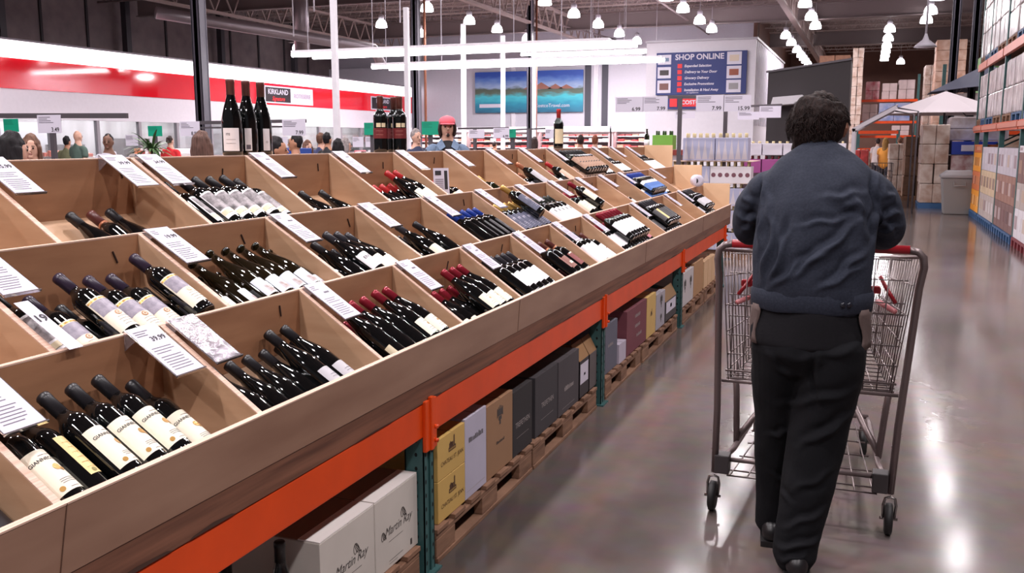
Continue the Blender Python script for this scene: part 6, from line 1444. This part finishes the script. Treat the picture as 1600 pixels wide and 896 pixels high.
for i in range(5):
    ya, yb_ = RY[i] + .12, RY[i + 1] - .12
    for lv, (z, h) in enumerate(((1.88, 1.02), (3.14, 1.6 + .25 * ((i * 2) % 3)))):
        ym_ = (ya + yb_) / 2
        for q, (p0, p1) in enumerate(((ya, ym_ - .03), (ym_ + .03, yb_))): wrapped(2.1, 3.05, p0, p1, z, h, wrap, 'grey stretch-wrapped load on the %s shelf of the right rack, %s bay, %s half' % (['middle', 'top'][lv], rn[i], ['near', 'far'][q]), 'wrapped loads on the right rack', seed=i + q)
def carton(x0, x1, y0, y1, z0, z1, c, label, grp, band=None):
    t = thing('food_carton', label, 'carton', ((x0 + x1) / 2, (y0 + y1) / 2, z0), group=grp)
    MB().box(x0, x1, y0, y1, z0, z1).build('carton', M('carton_%d_%d_%d' % c, c, .6, var=.05), t, bevel=.004)
    h = z1 - z0; mm = MB(); rq = random.Random(int((y0 * 7 + z0) * 100)); mm.box(x0 - .003, x0, y0 + (y1 - y0) * .2, y1 - (y1 - y0) * .2, z0 + h * .3, z0 + h * .75); mm.build('print_band', M('band_%d_%d_%d' % tuple((a + b) // 2 for a, b in zip(c, band)), tuple((a + b) // 2 for a, b in zip(c, band)), .6), t)
    return t
r9 = random.Random(21); pal = [(206, 196, 204), (190, 180, 190), (150, 106, 92), (214, 206, 212), (120, 84, 80), (176, 160, 156), (196, 170, 140)]
bandc = [(120, 80, 84), (214, 206, 212), (90, 60, 66), (184, 150, 120)]
for i in range(5):
    ya, yb_ = RY[i] + .08, RY[i + 1] - .08
    pm_ = thing('floor_pallet', 'pallet on the floor in the %s bay of the right rack' % rn[i], 'pallet', (2.6, (ya + yb_) / 2, 0), group='pallets on the floor of the right rack')
    m = MB(); m.box(2.08, 3.05, ya, yb_, .1, .135)
    for k in range(8): yy = ya + k * (yb_ - ya - .1) / 7; m.box(2.08, 3.05, yy, yy + .1, 0, .1)
    m.build('deck', M('red_pallet', (120, 34, 44), .6) if i == 0 or i == 1 else M('blue_pallet', (46, 84, 128), .6), pm_)
    z = .137; lvl = 0
    while z < 1.4:
        h = r9.choice((.38, .44)); n = r9.choice((5, 6)); w_ = (yb_ - ya) / n; c = r9.choice(pal)
        if i == 4: c = (232, 150, 40) if lvl % 2 == 0 else (206, 110, 60)
        for k in range(n):
            cc = c
            carton(2.1, 2.5, ya + k * w_ + .008, ya + (k + 1) * w_ - .008, z, min(z + h, 1.5) - .004, cc, 'carton in the right rack, %s bay, tier %s, %s from the near end' % (rn[i], ['one', 'two', 'three', 'four', 'five', 'six', 'seven'][lvl], ORD[k]), 'cartons on the floor level of the right rack', r9.choice(bandc))
        z += h; lvl += 1
# goods just beyond the rack, round the waste bin
bin_g = M('bin_grey', (128, 124, 124), .5)
t = thing('waste_bin', 'grey square waste bin with a lid standing at the end of the right rack', 'waste bin', (1.86, 22.4, 0))
def frust(x, y, z0, z1, a0, b0, a1, b1):
    return [(x - a0, y - b0, z0), (x + a0, y - b0, z0), (x + a0, y + b0, z0), (x - a0, y + b0, z0), (x - a1, y - b1, z1), (x + a1, y - b1, z1), (x + a1, y + b1, z1), (x - a1, y + b1, z1)]
MB().hexa(frust(1.86, 22.4, 0, .78, .27, .25, .34, .31)).build('bucket', bin_g, t, bevel=.02)
MB().hexa(frust(1.86, 22.4, .78, .84, .37, .34, .37, .34)).hexa(frust(1.86, 22.4, .84, .94, .36, .33, .24, .22)).build('lid', M('bin_lid', (140, 136, 140), .45), t, bevel=.015)
MB().tube([(1.75, 22.06, .70), (1.75, 22.02, .62), (1.97, 22.02, .62), (1.97, 22.06, .70)], .014, 8).build('handle', bin_g, t)
wrapped(1.15, 1.75, 23.9, 25.0, 0, 1.95, wrap2, 'tall kraft and film wrapped load behind the waste bin', 'loads at the end of the right rack', seed=2)
wrapped(1.8, 2.9, 24.0, 25.2, 0, 1.25, M('red_white_cartons', (206, 190, 192), .5, rgb2=(150, 90, 88), vscale=6), 'low red and white carton load behind the waste bin', 'loads at the end of the right rack', seed=3)
t = thing('case_sign', 'royal blue printed carton row on the load behind the waste bin', 'carton', (2.3, 24.0, 1.25)); MB().box(1.8, 2.75, 24.0, 24.6, 1.26, 1.56).build('carton', M('royal_blue', (24, 52, 156), .5), t, bevel=.01); m = MB(); m.box(2.0, 2.3, 23.99, 24.0, 1.34, 1.48); m.box(2.55, 2.7, 23.99, 24.0, 1.34, 1.48); m.build('white_mark', paper, t)
wrapped(1.75, 3.0, 24.3, 25.6, 1.58, .55, M('pale_bags', (206, 200, 212), .4, rgb2=(160, 140, 136), vscale=4), 'pale stacked bags above the royal blue carton', 'loads at the end of the right rack', base=False, seed=4)
wrapped(.55, 1.1, 29.5, 30.6, 0, 1.5, wrap2, 'brown stacked wooden furniture far down the aisle', 'far loads', seed=5)
wrapped(.9, 1.5, 27.0, 28.4, 0, 1.7, M('brown_stack', (126, 92, 72), .7, var=.2), 'brown stack of folded furniture left of the film wrapped load', 'far loads', seed=1)
# umbrellas
def umbrella(x, y, z0, z1, r, mat, label, tilt=0):
    t = thing('patio_umbrella', label, 'umbrella', (x, y, 0)); m = MB(); V = [(x, y, z1)]; n = 8
    for k in range(n): a = 2 * PI * (k + .5) / n; V.append((x + r * math.cos(a), y + r * math.sin(a), z0 + tilt * math.cos(a)))
    m.add(V, [(0, 1 + k, 1 + (k + 1) % n) for k in range(n)]); c = m.build('canopy', mat, t); q = c.modifiers.new('s', 'SOLIDIFY'); q.thickness = .012
    m = MB()
    for k in range(n): a = 2 * PI * (k + .5) / n; m.beam((x, y, z1 - .03), (x + r * math.cos(a), y + r * math.sin(a), z0 - .02 + tilt * math.cos(a)), .02, .02)
    m.build('ribs', bar_m, c); MB().tube([(x, y, .05), (x, y, z1 + .04)], .025, 8).build('pole', bar_m, t); MB().lathe([(.28, 0), (.28, .05), (.05, .08), (.04, .3)], 18, Matrix.Translation((x, y, 0))).build('base', bar_m, t)
umbrella(1.75, 26.3, 2.26, 2.82, 1.62, M('umbrella_white', (236, 224, 230), .7), 'open white patio umbrella above the goods at the rack end')
umbrella(2.85, 28.6, 3.0, 3.62, 1.5, M('umbrella_grey', (84, 86, 104), .7), 'open slate grey patio umbrella above the white one', .12)
# pergola frame
t = thing('awning_frame', 'white and grey metal awning frame left of the white umbrella', 'awning', (-.2, 22.5, 0)); am = M('awning_white', (206, 200, 208), .4)
for (yy) in (22.0, 24.2):
    m = MB(); m.beam((-.33, yy, 0), (-.33, yy, 1.84), .07, .07, up=(0, 1, 0)); m.build('post', am, t)
    m = MB(); m.beam((-.36, yy, 1.80), (.52, yy, 2.30), .07, .08); m.build('rafter', am, t)
    MB().tube([(.52, yy, 2.28), (.95, yy, 2.2), (.95, yy, 0)], .02, 8).build('rear_post', bar_m, t)
for k in range(6): x_ = -.33 + k * .17; z_ = 1.84 + k * .097; m = MB(); m.box(x_ - .02, x_ + .02, 22.0, 24.2, z_, z_ + .03); m.build('slat', am, t)
m = MB(); m.hexa([(-.2, 22.0, 1.94), (.5, 22.0, 2.33), (.5, 24.2, 2.33), (-.2, 24.2, 1.94), (-.2, 22.0, 1.96), (.5, 22.0, 2.35), (.5, 24.2, 2.35), (-.2, 24.2, 1.96)]); m.build('canopy', M('canopy_grey', (120, 112, 118), .7), t)
# far racks
def far_rack(x0, x1, y, zs, label, top):
    t = thing('pallet_rack', label, 'rack', ((x0 + x1) / 2, y, 0))
    for x in (x0, x1): MB().box(x - .06, x + .06, y - .06, y + .06, 0, top).build('upright', teal, t)
    for z in zs: MB().box(x0, x1, y - .07, y - .01, z - .1, z + .02).build('beam', orange, t)
    return t
far_rack(-.9, 2.1, 50, (1.85, 2.55, 3.6), 'far pallet rack with red and white packs at the end of the aisle', 4.8)
pinkp = M('pack_red_white', (196, 96, 110), .6, rgb2=(220, 190, 196), vscale=4); whp = M('pack_pale', (206, 184, 184), .6, var=.08, vscale=4); blp = M('pack_blue_pale', (110, 134, 190), .6, rgb2=(180, 180, 204), vscale=3)
for (x0, x1, z0, z1, mt, l) in ((-.3, .35, 3.62, 4.5, pinkp, 'red and white packs, left on the top shelf of the far rack'), (.45, 1.15, 3.62, 4.4, whp, 'pale packs, middle of the top shelf of the far rack'), (1.2, 1.95, 3.62, 4.55, whp, 'pale packs, right on the top shelf of the far rack'), (-.4, .3, 2.57, 3.4, whp, 'pale packs on the lower shelf of the far rack'), (.35, 1.8, 2.57, 3.45, blp, 'light blue packs on the lower shelf of the far rack'), (1.0, 1.8, 1.87, 2.35, whp, 'silvery packs below the blue ones on the far rack')):
    wrapped(x0, x1, 50, 51, z0, z1 - z0, mt, l, 'packs on the far rack', base=False, seed=int(z0 * 10))
wrapped(-.95, -.45, 48.5, 49.5, 0, 6.0, wrap2, 'narrow tall film wrapped column at the left of the far rack', 'tall far loads', seed=1)
wrapped(-2.6, -1.1, 51, 52.2, 0, 5.9, M('kraft_far', (150, 106, 84), .7, var=.15), 'tall kraft carton load behind the dark booth', 'tall far loads', seed=3)
wrapped(2.5, 3.7, 45, 46.4, 0, 5.9, M('kraft_far2', (156, 112, 90), .6, rgb2=(190, 160, 146), vscale=3), 'tall shiny kraft carton load left of the paired dark columns', 'tall far loads', seed=3)
wrapped(2.2, 2.75, 47, 48.5, 0, 5.0, wrap2, 'slender film wrapped load beside the tall kraft load', 'tall far loads', seed=3)
wrapped(3.6, 4.3, 38, 39.5, 0, 4.6, M('green_goods', (104, 160, 84), .6, rgb2=(150, 190, 130), vscale=6), 'green carton load between the paired dark columns', 'tall far loads', seed=2)
t = far_rack(2.3, 4.9, 36, (1.9, 3.4), 'far right rack behind the umbrellas', 4.2)
wrapped(2.4, 4.8, 36, 37.2, 1.92, 1.3, M('mixed_goods', (126, 100, 92), .6, rgb2=(196, 186, 190), vscale=3), 'mixed goods on the far right rack behind the umbrellas', 'far loads', base=False, seed=2)
wrapped(2.4, 4.8, 36, 37.2, 0, 1.75, M('mixed_goods2', (140, 104, 84), .6, rgb2=(200, 176, 160), vscale=3), 'mixed goods on the floor under the far right rack', 'far loads', seed=4)
t = far_rack(-.4, 1.0, 38, (1.3, 1.95), 'low rack of garments beyond the awning frame', 2.0)
for k in range(9):
    c = [(214, 206, 206), (196, 120, 90), (90, 84, 88), (206, 160, 110), (150, 60, 60), (170, 170, 180)][k % 6]; x_ = -.35 + k * .155
    o = MB().hexa(frust(x_, 37.9, .75, 1.28, .075, .06, .05, .03)).build('hanging_garment', fabric(c), bevel=.02); tag(o, '%s garment from the left hanging on the low rack beyond the awning frame' % ORD[k], 'garment', 'garments on the low rack')
wrapped(-.35, .95, 38, 39, 0, .7, M('mixed_goods3', (176, 150, 140), .6, rgb2=(90, 76, 76), vscale=4), 'folded goods on the floor under the low garment rack', 'far loads', seed=2)
# distant shopping cart down the aisle
t = thing('shopping_cart', 'distant shopping cart beside the shoppers far down the aisle', 'shopping cart', (.35, 26.4, 0)); m = MB()
for k in range(9): 
    u = k / 8; m.tube([(.1 + .5 * u, 26.1, .5), (.08 + .54 * u, 26.1, 1.0)], .006, 5); m.tube([(.1, 26.1 + u * .8, .5), (.08, 26.1 + u * .8, 1.0)], .006, 5)
for z in (.5, .65, .8, 1.0): m.tube([(.08, 26.1, z), (.62, 26.1, z), (.62, 26.9, z), (.08, 26.9, z)], .008, 5, True)
m.build('basket', wire_m, t); m = MB()
for x_ in (.12, .58): m.tube([(x_, 26.1, 1.02), (x_, 26.12, .1)], .014, 6); m.tube([(x_, 26.12, .2), (x_, 26.9, .2)], .012, 6)
m.build('frame', frame_m, t); m = MB()
for x_ in (.12, .58):
    for y_ in (26.12, 26.85): m.lathe([(.01, -.015), (.06, -.015), (.06, .015), (.01, .015)], 12, Matrix.Translation((x_, y_, .062)) @ Matrix.Rotation(PI / 2, 4, 'Y'))
m.build('wheels', rubber, t)

# empty-handed corners of the far aisle: stacked flat boxes and baskets
for k, (px__, d__, w__, h__, c__, l__) in enumerate(((1362, 34, .9, 1.2, (150, 120, 110), 'low brown box stack behind the farthest shoppers'), (1345, 29, .5, 1.3, (176, 60, 60), 'red box stack right beside the man\'s head'), (1425, 37, .8, 1.5, (90, 76, 74), 'dark stack of goods at the end of the aisle'), (1450, 34, .6, 1.7, (140, 106, 84), 'light brown stack of chairs right of the farthest shoppers'))):
    x_, y_ = gp(px__, d__); wrapped(x_ - w__ / 2, x_ + w__ / 2, y_, y_ + .8, 0, h__, M('far_goods_%d' % k, c__, .6, var=.35, vscale=6), l__, 'far loads', seed=k)
